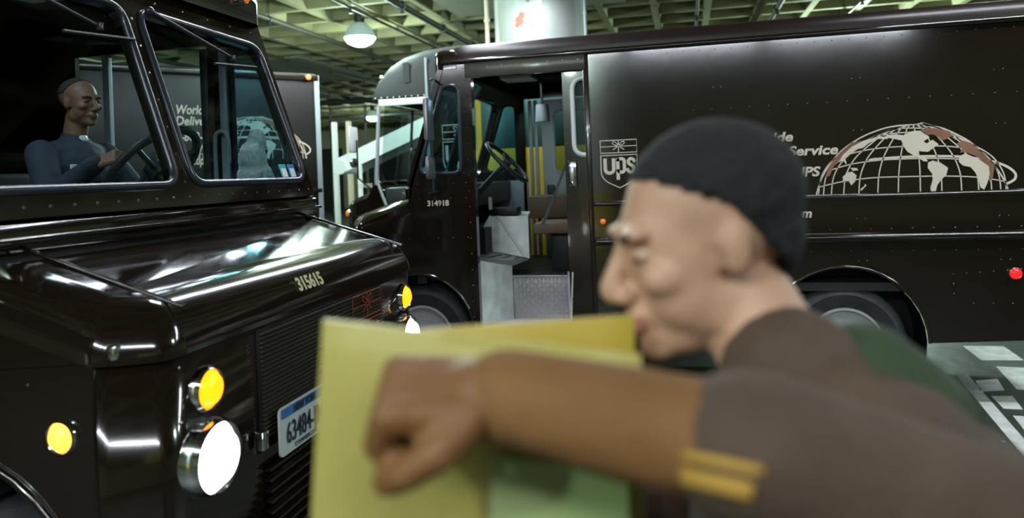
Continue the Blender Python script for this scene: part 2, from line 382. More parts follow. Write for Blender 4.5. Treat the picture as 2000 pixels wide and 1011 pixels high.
column(-2.1, -5.2, .45, 'pale round column behind the camera, mirrored in the van side', False)
# ------------------------------------------------------------------ vans
def wheel(parent, x, y, z, side, r=.42):
    """side = +1 outward is +y"""
    wd = .22
    M = Matrix.Translation((x, y-side*wd/2, z)) @ Matrix.Rotation(-side*pi/2, 4, 'X')
    pr = [(r*.60, -wd/2), (r*.80, -wd*.5), (r*.95, -wd*.42), (r, -wd*.28), (r, wd*.28), (r*.95, wd*.42), (r*.86, wd*.5), (r*.84, wd*.515), (r*.82, wd*.5), (r*.66, wd*.48), (r*.60, wd*.42)]
    t = MB().lathe(pr+[(r*.60, -wd/2)], 56, M).done('wheel', TIRE, parent)
    k = r*.60
    MB().lathe([(k+.004, wd*.42), (k+.006, wd*.49), (k-.012, wd*.50), (k-.022, wd*.42), (k-.024, wd*.30)], 48, M).done('rim_edge', RIMC, t)
    MB().lathe([(k-.02, wd*.34), (k-.05, wd*.02), (k-.07, -.01), (.13, wd*.10), (.125, wd*.16), (.10, wd*.17), (.001, wd*.17)], 40, M).done('rim_disc', RIMD, t)
    MB().lathe([(.055, wd*.16), (.052, wd*.40), (.035, wd*.48), (.001, wd*.49)], 24, M).done('hub', RIMD, t)
    nb = MB()
    for i in range(8):
        a = i*pi/4; p = Vector((.085*cos(a), .085*sin(a), wd*.16)); nb.cyl(M @ p, M @ (p+Vector((0, 0, .03))), .012, n=6)
    tag(nb.done('lug_nuts', STEEL, t), None)
    return t
def lamp_round(parent, name, p, d, r, lens_m, depth=.03, bezel=CHROME, hot=None):
    d = Vector(d).normalized(); M = Matrix.Translation(p) @ d.to_track_quat('Z', 'Y').to_matrix().to_4x4()
    b = MB().lathe([(r*1.28, -.01), (r*1.26, depth*.6), (r*1.12, depth), (r, depth*.8), (r, 0)], 36, M).done(name, bezel, parent)
    MB().lathe([(r*1.0, depth*.7), (r*.8, depth*1.25), (r*.4, depth*1.6), (.0005, depth*1.7)], 32, M).done('lens', lens_m, b)
    return b
def steering_wheel(parent, c, r, ax):
    ax = Vector(ax).normalized(); M = Matrix.Translation(c) @ ax.to_track_quat('Z', 'Y').to_matrix().to_4x4()
    w_ = tube('steering_wheel', [tuple(M @ Vector((r*cos(2*pi*i/36), r*sin(2*pi*i/36), 0))) for i in range(36)], .020, DGREY, parent, True)
    for a in (30, 150, 270):
        MB().cyl(M @ Vector((0, 0, -.03)), M @ Vector((r*cos(R(a)), r*sin(R(a)), 0)), .013, n=8).done('spoke', DGREY, w_)
    MB().cyl(M @ Vector((0, 0, -.06)), M @ Vector((0, 0, .015)), .05, .042, n=20).done('hub', DGREY, w_)
    MB().cyl(M @ Vector((0, 0, -.75)), M @ Vector((0, 0, -.06)), .028, n=12).done('steering_column', DGREY, parent)
    return w_
def rivets(parent, pts, n_axis, r=.0052, m=RIVM, name='rivets'):
    """tiny rivet heads, one stuff part"""
    V, Fc = [], []
    a, b = {0: (1, 2), 1: (0, 2), 2: (0, 1)}[abs(n_axis)-1]; ax = abs(n_axis)-1; sg = 1 if n_axis > 0 else -1
    for p in pts:
        i = len(V)
        for k in range(6):
            q = list(p); q[a] += r*cos(k*pi/3); q[b] += r*sin(k*pi/3); V.append(q)
        for k in range(6):
            q = list(p); q[a] += .6*r*cos(k*pi/3); q[b] += .6*r*sin(k*pi/3); q[ax] += sg*r*.55; V.append(q)
        for k in range(6): j = (k+1) % 6; Fc.append((i+k, i+j, i+6+j, i+6+k))
        Fc.append(tuple(range(i+6, i+12)))
    o = obj(name, meshd(name, V, Fc), m, parent); o['kind'] = 'stuff'; return o
def row(p, q, step):
    p, q = Vector(p), Vector(q); n = max(1, int((q-p).length/step)); return [tuple(p.lerp(q, i/n)) for i in range(n+1)]
HW = 1.0
QWIN = [(-.70, 1.76), (-1.07, 1.76), (-1.07, 2.47), (-.935, 2.47)]
DOOR0, DOOR1 = -1.16, -2.08
def van(root, wx, rx, arch, L, lit, steer_x, paint, bump_side):
    zt = 2.66
    # --- side sheets (left = +y)
    for s in (1, -1):
        dn = -2.08; asp = 1.22 if bump_side else 1.08
        o = [(-.15, .48), (-.15, 1.36), (-.60, 1.52), (-.62, 1.68), (-.965, zt), (-L, zt), (-L, .48)]
        o += arc(rx, .44, .54, 180, 0, 16)
        o += [(dn, .48), (dn, 2.52), (DOOR0, 2.52), (DOOR0, .48)]
        o += [(q[0], .44+(q[1]-.44)*asp) for q in arc(wx, .44, arch, 180, 0, 20) if q[0] < -.16]
        me = plate_mesh([o, rpoly(QWIN, .07)], .03, side_M(s*(HW-.015)))
        sd = obj('side_panel', me, paint, root)
        # quarter window
        tube('window_gasket', [(x, s*(HW+.002), z) for x, z in rpoly(QWIN, .07)], .016, GASKET, root, True)
        obj('quarter_glass', plate_mesh([rpoly(offset(QWIN, .008), .06)], .005, side_M(s*(HW-.012))), GLASSB, root)
        # door frame posts and header of the doorway
        P = MB().box((DOOR0-.02, s*(HW-.06), .5), (DOOR0+.015, s*(HW+.008), 2.55)).done('door_post', paint, root)
        for a in (rx,): MB().lathe([(.53, -.17), (.53, .15), (.001, .15)], 32, Matrix.Translation((a, s*(HW-.20), .44)) @ Matrix.Rotation(s*pi/2, 4, 'X'), False).done('wheel_housing', BLACK, root)
        wheel(root, rx, s*(HW-.03), .42, s); wheel(root, wx, s*(HW-.05), .42, s)
        # moulding round the front arch
        tube('arch_lip', [(x, s*(HW+.004), .44+(z-.44)*asp) for x, z in arc(wx, .44, arch, 0, 180, 20) if x < -.17], .012, paint, root)
        tube('arch_lip', [(x, s*(HW+.004), z) for x, z in arc(rx, .44, .54, 0, 180, 20)], .012, paint, root)
        # drip rail and roof side band
        MB().cyl((-.94, s*(HW+.012), zt-.005), (-L, s*(HW+.012), zt-.005), .02, n=12).done('drip_rail', paint, root)
        for z, r in ((1.48, .013), (1.19, .02)):
            MB().box((-2.12, s*(HW-.002), z-r*1.6), (-L+.03, s*(HW+.012), z+r*1.6), .004).cyl((-2.14, s*(HW+.012), z), (-L+.03, s*(HW+.012), z), r, n=14).done('rub_rail', paint, root)
        rv = row((-1.0, s*HW, 2.60), (-L+.04, s*HW, 2.60), .115)+row((-2.12, s*HW, .55), (-2.12, s*HW, 2.55), .13)+row((-L+.03, s*HW, .55), (-L+.03, s*HW, 2.6), .13)
        rv += row((-2.2, s*HW, 1.245), (-L, s*HW, 1.245), .13)+row((-2.2, s*HW, 1.09), (-L, s*HW, 1.09), .13)+row((-2.9, s*HW, 2.16), (-L, s*HW, 2.16), .13)
        rv += row((DOOR0+.03, s*(HW+.01), .6), (DOOR0+.03, s*(HW+.01), 2.5), .12)+row((-.68, s*HW, 1.68), (-1.1, s*HW, 1.68), .09)+row((-.7, s*HW, 1.56), (-1.1, s*HW, 1.56), .13)
        rv += row((-.35, s*HW, 1.24), (-1.1, s*HW, 1.24), .12)+row((-2.3, s*HW, .60), (-3.3, s*HW, .60), .16)
        for x in (-3.05, -4.0, -4.9):
            for z in (2.32, 1.95, 1.32, 1.02): rv += [(x, s*HW, z), (x-.055, s*HW, z)]
        for x0 in (-4.6,):
            rv += row((x0, s*HW, .92), (x0-.5, s*HW, .96), .08)+row((x0, s*HW, .72), (x0-.6, s*HW, .72), .1)+row((x0, s*HW, .72), (x0, s*HW, .92), .06)
        rivets(root, rv, 2*s)
    # --- roof, header, windshield frame
    out = rpoly([(-.93, -HW), (-.93, HW), (-L, HW), (-L, -HW)], [.22, .22, .06, .06], 7)
    fillet_cap('roof', out, lambda x, y: 2.80, .10, lambda x, y: zt, BROWNR if paint is BROWN else paint, root)
    out2 = rpoly([(-.86, -HW-.01), (-.86, HW+.01), (-1.06, HW+.01), (-1.06, -HW-.01)], [.16, .16, 0, 0], 6)
    fillet_cap('roof_visor', out2, lambda x, y: 2.765, .06, lambda x, y: 2.60, paint, root)
    # raked windshield frame: plane from (x -.62, z 1.68) to (-.93, 2.62)
    b0, b1 = Vector((-.615, 0, 1.66)), Vector((-.935, 0, 2.64)); v = (b1-b0); Lw = v.length; v.normalize(); nrm = Vector((v.z, 0, -v.x))
    WM = Matrix(((0, v.x, nrm.x, b0.x), (1, 0, 0, 0), (0, v.z, nrm.z, b0.z), (0, 0, 0, 1)))
    oo = [(-HW, 0), (HW, 0), (HW, Lw), (-HW, Lw)]
    wins = []
    for s in (1, -1):
        wins.append([(s*.045, .09), (s*.95, .09), (s*.92, .85), (s*.045, .87)])
    hs = [rpoly(w_, .085, 6) for w_ in wins]
    plate('windshield_frame', [oo]+hs, .05, paint, root, WM)
    for h, w_ in zip(hs, wins):
        tube('windshield_gasket', [tuple(WM @ Vector((a, b, .026))) for a, b in h], .017, GASKET, root, True)
        plate('windshield_pane', [offset(h, .006)], .006, GLASS, root, WM)
    rv = [tuple(WM @ Vector((y, b, .025))) for b in (.035,) for y in [(-.95+i*.095) for i in range(21)]]+[tuple(WM @ Vector((y, .93, .025))) for y in [(-.9+i*.18) for i in range(11)]]
    rv += [tuple(WM @ Vector((0, .1+i*.12, .025))) for i in range(8)]
    rivets(root, rv, 1, .007)
    # --- cowl ledge and hood
    MB().box((-.64, -HW, 1.56), (-.575, HW, 1.655), .012).done('cowl', paint, root)
    MB().box((-.60, -HW+.01, 1.60), (-.545, HW-.01, 1.615), .004).done('cowl_ledge', paint, root)
    hy = HW+.008; out = rpoly([(-.62, -hy), (-.15, -hy), (0, -.87), (0, .87), (-.15, hy), (-.62, hy)], [0, .10, .12, .12, .10, 0], 6)
    fillet_cap('hood', out, lambda x, y: 1.405-x*.31-max(0, abs(y)-.84)*.25, .12, lambda x, y: 1.30-max(0, -x-.3)*.1, paint, root)
    for s in (1, -1):
        tube('hood_seam', [(-.02, s*.80, 1.41), (-.6, s*.80, 1.592)], .007, paint, root)
    # --- nose
    ins = offset(out, .012)
    N = len(ins); V = [(x, y, .44) for x, y in ins]+[(x, y, 1.33) for x, y in ins]
    keep = [i for i in range(N) if ins[i][0] > -.17]
    front = [i for i in range(N) if ins[i][0] > -.165]
    Vn = [(ins[i][0], ins[i][1], z) for z in (.44, 1.33) for i in front]; k = len(front)
    order = list(range(k))
    fcs = [(i, i+1, k+i+1, k+i) for i in range(k-1)]
    nose = obj('nose_panel', meshd('nose_panel', Vn, fcs), paint, root, 30)
    sm = nose.modifiers.new('s', 'SOLIDIFY'); sm.thickness = .02; sm.offset = -1
    # wheel housing in front (dark)
    MB().box((-.6-.55, -.66, .5), (-.20, .66, 1.28)).done('engine_bay', BLACK, root)
    # grille
    g = MB().box((-.01, -.48, .92), (.003, .48, 1.27)).done('grille', BLACK, root)
    gb = MB()
    for i in range(24): gb.box((.0, -.48, .925+i*.0145), (.012, .48, .930+i*.0145))
    tag(gb.done('grille_wires', mat('grille_wire', (.10, .09, .06), .35, .6), g), None, kind='stuff')
    for i in range(9):
        MB().box((-.01, -.46, .53+i*.035), (.014, .46, .54+i*.035), .002).done('louver', paint, root)
    MB().box((-.05, -HW+.04, .34), (.07, HW-.04, .47), .02).done('bumper', BLACK, root)
    rv = row((-.012+.0, -.84, 1.29), (-.012, .84, 1.29), .09)+row((-.012, -.84, .8), (-.012, -.84, 1.25), .12)
    rivets(root, rv, 1, .006)
    for s in (1, -1):
        lamp_round(root, 'headlamp', (-.012, s*.745, .97), (1, 0, 0), .088, lit['head'], .05)
        lamp_round(root, 'turn_signal', (-.012, s*.745, 1.165), (1, 0, 0), .052, lit['sig'], .03)
        lamp_round(root, 'side_marker', (-.24 if bump_side else -.40, s*(HW-.002), 1.11), (0, s, 0), .036, lit['mark'], .02)
        MB().box((.0, s*.52-.004, .9), (.03, s*.52+.03, .96), .004).done('hood_latch', CHROME, root)
        MB().box((-.13, s*.945-.03, 1.30), (-.10, s*.945+.03, 1.34), .008).done('corner_bolt', CHROME, root)
    # --- inside
    MB().box((-2.2, -HW+.05, .80), (-.66, .52, .86)).done('cab_floor', DGREY, root)
    MB().box((-.62, -HW+.04, 1.45), (-1.0, HW-.04, 1.66), .02).done('dashboard', DGREY, root)
    MB().box((-.64, -HW+.04, .86), (-.72, HW-.04, 1.5)).done('firewall', DGREY, root)
    steering_wheel(root, (steer_x, .40, 1.84), .235, (-.72, 0, .69))
    MB().box((-L+.02, -HW+.03, .80), (-2.2, HW-.03, .86)).done('cargo_floor', DGREY, root)
    MB().box((-L-.03, -HW, .48), (-L, HW, 2.7), .01).done('rear_panel', paint, root)
    MB().box((-1.5, -.15, 2.60), (-1.2, .15, 2.64), .01).done('cab_fill_panel', WHITE, root)  # added panel, with an area light below it, to brighten the cab
    l = bpy.data.lights.new('cab_fill_light', 'AREA'); l.size = .25; l.energy = 3; l.color = (.75, .88, 1); lo = bpy.data.objects.new('cab_fill_light', l); COL.objects.link(lo); lo.parent = root; lo.location = (-1.35, 0, 2.59)
    return root
LIT = dict(head=HEADL, sig=AMBER, mark=AMBHOT)
UNLIT = dict(head=HEADOFF, sig=AMBOFF, mark=AMBOFF)
def pane_text(parent, name, s, M, size, m=CREAM, **k):
    me = text_mesh(s, size, **k); me.transform(M); o = obj(name, me, m, parent); return o

# ================= van A: heading right, near left
vA = tag(empty('delivery_van', (-1.36, 2.56, 0)), 'near dark brown delivery van with lit headlamp and driver at the wheel', 'van')
van(vA, -.625, -3.9, .50, 6.0, LIT, -1.10, BROWN, True)
FM = Matrix(((0, 0, 1, 0), (1, 0, 0, 0), (0, 1, 0, 0), (0, 0, 0, 1)))       # text plane facing +x, reading along +y
# licence plate
pl = plate('licence_plate', [rpoly([(-.16, -.08), (.16, -.08), (.16, .08), (-.16, .08)], .02)], .006, mat('plate_white', (.55, .62, .58), .45), vA, Matrix.Translation((.035, -.28, .925)) @ FM)
PB = mat('plate_blue', (.06, .16, .40), .5); PD = mat('plate_navy', (.02, .03, .06), .5)
LMx = Matrix.Translation((.040, -.28, .925)) @ FM
plate('plate_band', [rpoly([(-.15, .043), (.15, .043), (.15, .074), (-.15, .074)], .008)], .003, PB, pl, LMx)
pane_text(pl, 'plate_number', '63484-JM', LMx @ Matrix.Translation((0, -.045, .002)), .098, PD, sx=.66, align='CENTER', thick=.002, bold=.0005)
pane_text(pl, 'plate_state', 'NEW YORK', LMx @ Matrix.Translation((0, .048, .003)), .034, PD, sx=.85, align='CENTER', bold=.001)
pane_text(pl, 'plate_caption', 'COMMERCIAL', LMx @ Matrix.Translation((0, -.07, .002)), .021, PD, sx=1, align='CENTER', spacing=1.2)
# fleet number on the hood edge
pane_text(vA, 'fleet_number', '315615', Matrix.Translation((-.012, -.10, 1.352)) @ Matrix(((0, -.45, .9, 0), (1, 0, 0, 0), (0, .9, .45, 0), (0, 0, 0, 1))), .072, mat('pale_yellow_decal', (.62, .58, .35), .5), sx=.85, bold=.002, align='CENTER')
# old shield on grille, partly visible above the package
RD = mat('rust_red_decal', (.28, .045, .02), .5)
def shield(parent, M, m, name='shield_logo', z=.002, wd=10):
    """package-and-bow shield in units of the traced drawing (450 x 600), origin top left, y down"""
    S = []
    S.append(([(205, 215), (650, 215), (650, 372), (205, 372), (205, 206)], wd)); S.append(([(205, 292), (650, 292)], wd*.8)); S.append(([(428, 215), (428, 372)], wd))
    for sx in (-1, 1):
        S.append((smooth_line([(428, 288), (428+sx*25, 250), (428+sx*60, 232), (428+sx*74, 250), (428+sx*50, 270), (428, 288)], 4), wd*.8))
        S.append(([(428, 288), (428+sx*68, 335)], wd*.9))
    sh = [(205, 402)]+[(650, 402), (650, 610)]+smooth_line([(650, 610), (640, 660), (600, 715), (540, 755), (428, 810)], 4)[1:]+smooth_line([(428, 810), (316, 755), (256, 715), (216, 660), (205, 610)], 4)[1:]+[(205, 396)]
    S.append((sh, wd))
    W = 40*wd/10 if wd < 14 else 44
    W = 42
    S.append(([(257, 440), (257, 575)]+arc(309, 575, 52, 180, 0, 10)[::1] and [(257, 440), (257, 575)]+[(309-52*cos(R(a)), 575+48*sin(R(a))) for a in range(0, 181, 18)]+[(361, 440)], W))
    S.append(([(412, 440), (412, 710)], W))
    S.append(([(412, 480)]+[(452-40*cos(R(a)), 480-32*sin(R(a))) for a in range(20, 181, 20)]+[(492, 580)]+[(452+40*cos(R(a)), 580+38*sin(R(a))) for a in range(0, 181, 20)], W*.95))
    S.append((smooth_line([(622, 495), (600, 462), (570, 452), (543, 475), (548, 512), (588, 540), (610, 572), (598, 612), (566, 622), (535, 600), (525, 570)], 4), W*.9))
    def fl(pts): return [(p[0]-428, -(p[1]-510)) for p in pts]
    me = strokes_mesh(name, [(fl(a), b) for a, b in S], [], 2.0, M)
    b = bmesh.new(); b.from_mesh(me); bmesh.ops.recalc_face_normals(b, faces=b.faces); b.to_mesh(me); b.free()
    return obj(name, me, m, parent)
shield(vA, Matrix.Translation((.018, .30, 1.08)) @ FM @ Matrix.Scale(.00062, 4), RD)
# wipers hanging from the header
def wiper(parent, p0, p1, q0, q1):
    w_ = MB().cyl(p0, p1, .011, .006, n=8).ball(p0, .02).box((p1[0]-.01, p1[1]-.01, p1[2]-.015), (p1[0]+.01, p1[1]+.01, p1[2]+.015), .002).done('wiper_arm', GASKET, parent)
    MB().cyl(q0, q1, .007, n=8).done('wiper_blade', BLACK, w_); return w_
wiper(vA, (-.84, .10, 2.50), (-.80, .62, 2.37), (-.79, .46, 2.32), (-.80, .82, 2.35))
wiper(vA, (-.84, -.70, 2.50), (-.80, -.22, 2.37), (-.79, -.40, 2.32), (-.80, -.04, 2.35))
lamp_round(vA, 'clearance_lamp', (-.86, .80, 2.70), (1, 0, .1), .02, AMBOFF, .03)
# windshield stickers
for y, c, nm in ((.80, (.05, .40, .42), 'teal inspection sticker'), (.88, (.06, .22, .50), 'blue registration sticker')):
    p = Vector((-.652-.0, y, 1.80)); Mx = Matrix.Translation(p) @ Matrix(((0, -.31, .95, 0), (1, 0, 0, 0), (0, .95, .31, 0), (0, 0, 0, 1)))
    s = plate('windshield_sticker', [rpoly([(-.032, -.04), (.032, -.04), (.032, .04), (-.032, .04)], .005)], .002, mat(nm, c, .5), vA, Mx); s['label'] = nm
    plate('sticker_field', [[(-.022, -.03), (.022, -.03), (.022, .016), (-.022, .016)]], .002, WHITE, s, Mx @ Matrix.Translation((0, 0, .002)))
# far-side doorway: pale posts, door leaf frame and grab handle seen through the glass
for x in (-1.10, -1.86):
    MB().box((x-.022, .955, .86), (x+.022, .985, 2.5), .004).done('door_edge_strip', LGREY, vA)
MB().box((-1.20, .962, .86), (-1.245, .985, 2.5), .004).done('door_edge_strip', DGREY, vA)
tube('grab_handle', smooth_line([(-1.14, .93, 1.72), (-1.14, .93, 1.98), (-1.12, .93, 2.03), (-1.08, .93, 2.03), (-1.06, .93, 1.98), (-1.06, .93, 1.86)], 4), .012, LGREY, vA)
# driver seat
def seat(parent, x, y, z, m):
    s = MB().box((x-.22, y-.22, z), (x+.24, y+.22, z+.10), .03).done('seat_cushion', m, parent)
    MB().box((x-.30, y-.21, z+.06), (x-.21, y+.21, z+.62), .03).done('seat_back', m, parent)
    MB().box((x-.1, y-.1, .86), (x+.1, y+.1, z), .01).done('seat_pedestal', BLACK, parent)
seat(vA, -1.62, .42, 1.22, DGREY)
MB().box((-2.30, -.95, .86), (-2.26, -.1, 2.55)).done('bulkhead', DGREY, vA)
MB().box((-2.25, -.6, 2.05), (-2.15, -.2, 2.25), .01).done('cab_light_box', LGREY, vA)
# plastic bag and papers on the dashboard
BAGM = mat('thin_plastic', (.85, .95, .95), .3, bump=1., bscale=22, alpha=.88)
t = tag(empty('plastic_bag', (-2.21, 3.41, 1.665)), 'pale crumpled plastic bag standing on the dashboard of the near van', 'bag')
pr = [('e', (0, 0, .10), (.085, .11, .11)), ('e', (.0, -.02, .20), (.065, .085, .11)), ('e', (.01, .01, .30), (.045, .055, .07)), ('e', (0, .07, .08), (.07, .06, .08)), ('e', (.0, -.09, .22), (.03, .035, .05))]
bg = blob('bag_body', pr, .012, BAGM, t, 2)
for v in bg.data.vertices: v.co += Vector((random.uniform(-1, 1), random.uniform(-1, 1), random.uniform(-1, 1)))*.0035
tag(MB().box((-2.18, 2.88, 1.665), (-2.03, 3.12, 1.671)).box((-2.16, 2.94, 1.671), (-2.06, 3.08, 1.690), .003).done('papers', WHITE), 'white crumpled papers lying on the dashboard beside the plastic bag', 'paper')

# ================= van B: heading left, centre to right
XB, YB = -2.83, 6.6
vB = tag(empty('delivery_van', (XB, YB, 0), pi), 'dark brown delivery van with open side door and half-globe decal', 'van')
van(vB, -.665, -3.9, .47, 5.30, UNLIT, -1.30, BROWN, False)
def BL(p): return Vector((-(p.x-XB), -(p.y-YB), p.z))          # world -> local
SB = YB-HW                                                        # near side plane
BM = Matrix(((-1, 0, 0, 0), (0, 0, 1, HW+.0015), (0, 1, 0, 0), (0, 0, 0, 1)))  # (u,v) -> local x=-u, z=v ; facing +y (toward the camera)
def bt(s, xpx, ypx, wpx, h, **k):
    """text whose right end stands at xpx, baseline ypx, width wpx px"""
    me = text_mesh(s, h, .003, **k); xs = [v.co.x for v in me.vertices]; a, b = min(xs), max(xs)
    p1 = BL(at(xpx, ypx, 1, SB)); p0 = BL(at(xpx-wpx, ypx, 1, SB)); wd = p0.x-p1.x; wd = abs(wd)
    sc = wd/(b-a); me.transform(Matrix.Translation((-p1.x, p1.z, 0)) @ Matrix.Diagonal((sc, 1, 1, 1)) @ Matrix.Translation((-b, 0, 0))); me.transform(BM)
    return obj('lettering', me, CREAM, vB)
bt('Worldwide', 1549, 275, 150, .095, bold=.003, shear=.2)
bt('Delivery Service', 1637, 300, 218, .095, bold=.003, shear=.2)
bt('1-800-Pick-UPS', 1603, 343, 190, .095, bold=.003, shear=.2)
bt('www.ups.com', 1586, 424, 150, .09, bold=.003, shear=.2)
GRY = mat('grey_small_lettering', (.30, .34, .38), .5)
for s, y, w_ in (('NYDOT CERT. 1187', 628, 84), ('USDOT 021800', 645, 72)):
    bt(s, 1186+w_, y, w_, .062, bold=.0).data.materials[0] = GRY
o = bt('314918', 877, 401, 42, .062, bold=.0015); o.name = 'fleet_number'
# shield logo
a = BL(at(1172, 275, 1, SB)); b = BL(at(1243, 271, 1, SB)); c = BL(at(1210, 366, 1, SB)); top = (a.z+b.z)/2
sc = (a.x-b.x); sc = abs(sc)/445
shield(vB, Matrix(((-1, 0, 0, (a.x+b.x)/2), (0, 0, 1, HW+.0015), (0, 1, 0, top-.5*(top-c.z)), (0, 0, 0, 1))) @ Matrix.Diagonal((sc, (top-c.z)/595, .0012, 1)), CREAM, wd=11)
# half globe: graticule and continents traced on the flat side
def gz(x, y): p = BL(at(1480+x/3.37, 200+y/3.37, 1, SB)); return (-p.x, p.z)
gl = empty('globe_decal', (0, 0, 0)); gl.parent = vB
def gcurve(pts, m, wd=.008, name='graticule'): 
    S = [([gz(*q) for q in smooth_line(P, 5)] , wd) for P in pts]; me = strokes_mesh(name, S, [], .002, BM)
    b = bmesh.new(); b.from_mesh(me); bmesh.ops.recalc_face_normals(b, faces=b.faces); b.to_mesh(me); b.free(); return obj(name, me, m, gl)
outer = [(385, 608), (420, 500), (480, 400), (560, 310), (680, 230), (800, 180), (900, 156), (1010, 147), (1110, 150), (1210, 168), (1310, 210), (1400, 262), (1480, 335), (1560, 420), (1615, 500), (1650, 580)]
mer = []
CT = (1000, 152)
for xb in (400, 432, 484, 565, 665, 790, 925, 1070, 1212, 1342, 1455, 1540, 1600, 1636):
    u = (xb-1020)/640; yb = 606-(xb-385)*.021
    k = math.sqrt(max(0, 1-u*u))
    mer.append([(xb, yb), (1010+(xb-1010)*.955+8*u, yb-120), (1010+(xb-1010)*.84, yb-230), (1010+(xb-1010)*.62, yb-330*(.92+.08*k)), (1010+(xb-1010)*.36, yb-415*(.93+.07*k)), (1010+(xb-1010)*.12, yb-447)])
par = [[(410, 555), (560, 520), (760, 495), (1000, 487), (1250, 484), (1450, 492), (1635, 520)],
       [(480, 445), (620, 405), (800, 380), (1000, 370), (1200, 368), (1400, 378), (1575, 402)],
       [(600, 340), (720, 312), (860, 295), (1010, 288), (1200, 286), (1340, 298), (1480, 330)],
       [(740, 238), (860, 208), (1000, 196), (1150, 200), (1320, 232)], [(860, 185), (940, 172), (1020, 168), (1120, 174), (1190, 186)]]
gcurve([outer], CREAM, .009); gcurve(mer, CREAM, .0075); gcurve(par, CREAM, .0075)
gcurve([[(735, 378), (900, 362), (1100, 354), (1330, 356), (1500, 378), (1620, 412), (1690, 460), (1690, 505), (1632, 537)]], CREAM, .016, 'orbit_arrow')
NA = [(850, 215), (900, 210), (960, 215), (1010, 190), (1060, 185), (1100, 200), (1130, 230), (1090, 255), (1110, 270), (1150, 245), (1190, 275), (1160, 295), (1120, 325), (1060, 320), (1050, 345), (1090, 350), (1120, 385), (1095, 388), (1050, 362), (1020, 345), (985, 325), (960, 290), (945, 250), (900, 240), (850, 232)]
SA = [(1120, 395), (1150, 382), (1200, 395), (1252, 430), (1240, 475), (1205, 510), (1180, 545), (1170, 590), (1140, 588), (1135, 560), (1150, 510), (1148, 470), (1118, 430)]
AF = [(1325, 355), (1365, 335), (1400, 350), (1450, 370), (1520, 420), (1525, 470), (1510, 530), (1490, 572), (1465, 560), (1450, 500), (1430, 460), (1400, 425), (1350, 415), (1322, 390)]
AU = [(558, 490), (590, 460), (620, 455), (650, 480), (640, 520), (615, 545), (595, 512), (562, 518)]
AUS2 = [(610, 430), (650, 430), (662, 445), (625, 450)]; NZ = [(705, 535), (715, 545), (680, 582), (675, 570), (700, 550)]; TAS = [(612, 548), (622, 550), (618, 558)]
ASIA = [(585, 400), (575, 370), (610, 340), (640, 310), (690, 300), (735, 265), (790, 240), (855, 240), (850, 225), (790, 225), (700, 250), (620, 290), (560, 345), (530, 395), (560, 380), (580, 405)]
ASIC = [(440, 495), (475, 480), (500, 420), (530, 395), (560, 345), (620, 290), (700, 250), (620, 262), (540, 330), (470, 420)]
GRN = [(1065, 185), (1110, 165), (1190, 172), (1265, 190), (1275, 215), (1240, 240), (1215, 250), (1185, 225), (1150, 210), (1110, 215)]
EUR = [(1310, 270), (1350, 250), (1400, 265), (1450, 310), (1505, 355), (1535, 385), (1480, 380), (1430, 350), (1360, 325), (1330, 330), (1345, 300)]
AFE = [(1450, 370), (1540, 390), (1555, 430), (1545, 500), (1520, 520), (1525, 470), (1520, 420)]
for P, m, nm in ((NA, CREAM, 'continent'), (SA, CREAM, 'continent'), (AF, CREAM, 'continent'), (AU, CREAM, 'continent'), (AUS2, CREAM, 'continent'), (NZ, CREAM, 'continent'), (ASIA, CREAM, 'continent'),
                 (ASIC, COPPER, 'continent'), (GRN, COPPER, 'continent'), (EUR, COPPER, 'continent'), (AFE, COPPER, 'continent'), ([(720, 380), (775, 362), (770, 388)], CREAM, 'arrow_head')):
    Q = [gz(*q) for q in P]; Mz = BM @ Matrix.Translation((0, 0, .0012)); obj(nm, plate_mesh([Q], .002, Mz), m, gl)
# side fittings
lamp_round(vB, 'tail_marker', BL(at(1982, 533, 1, SB)), (0, 1, 0), .034, REDL, .02)
lamp_round(vB, 'side_marker', BL(at(1178, 432, 1, SB)), (0, 1, 0), .02, AMBOFF, .015)
# doorway header sheet
MB().box((-1.13, HW, 2.52), (-2.10, HW+.018, 2.65), .006).done('door_header', mat('brown_header_paint', (.10, .095, .08), .2, .3, bump=.15, bscale=5), vB)
rivets(vB, row((-1.2, HW+.018, 2.60), (-2.05, HW+.018, 2.60), .12), 2, .007)
MB().box((-2.085, HW-.01, .48), (-2.125, HW+.014, 2.66), .004).done('doorway_edge', BROWN2, vB)
# sliding door leaf, open, its front edge showing
DW = [(-1.99, 1.86), (-2.55, 1.86), (-2.55, 2.46), (-1.99, 2.46)]
plate('sliding_door', [[(-1.91, .52), (-2.8, .52), (-2.8, 2.52), (-1.91, 2.52)], rpoly(DW, .09)], .03, BROWN2, vB, side_M(HW-.05))
tube('door_window_frame', [(x, HW-.03, z) for x, z in rpoly(DW, .09)], .02, WHITE, vB, True)
obj('door_glass', plate_mesh([rpoly(DW, .09)], .005, side_M(HW-.05)), GLASS, vB)
h = MB().box((-1.935, HW-.035, 1.62), (-2.0, HW-.01, 1.82), .008).done('door_handle', CHROME, vB)
MB().box((-1.95, HW-.012, 1.66), (-1.985, HW+.012, 1.78), .006).done('handle_grip', STEEL, h)
rivets(vB, row((-1.925, HW-.034, .6), (-1.925, HW-.034, 2.5), .13), 2)
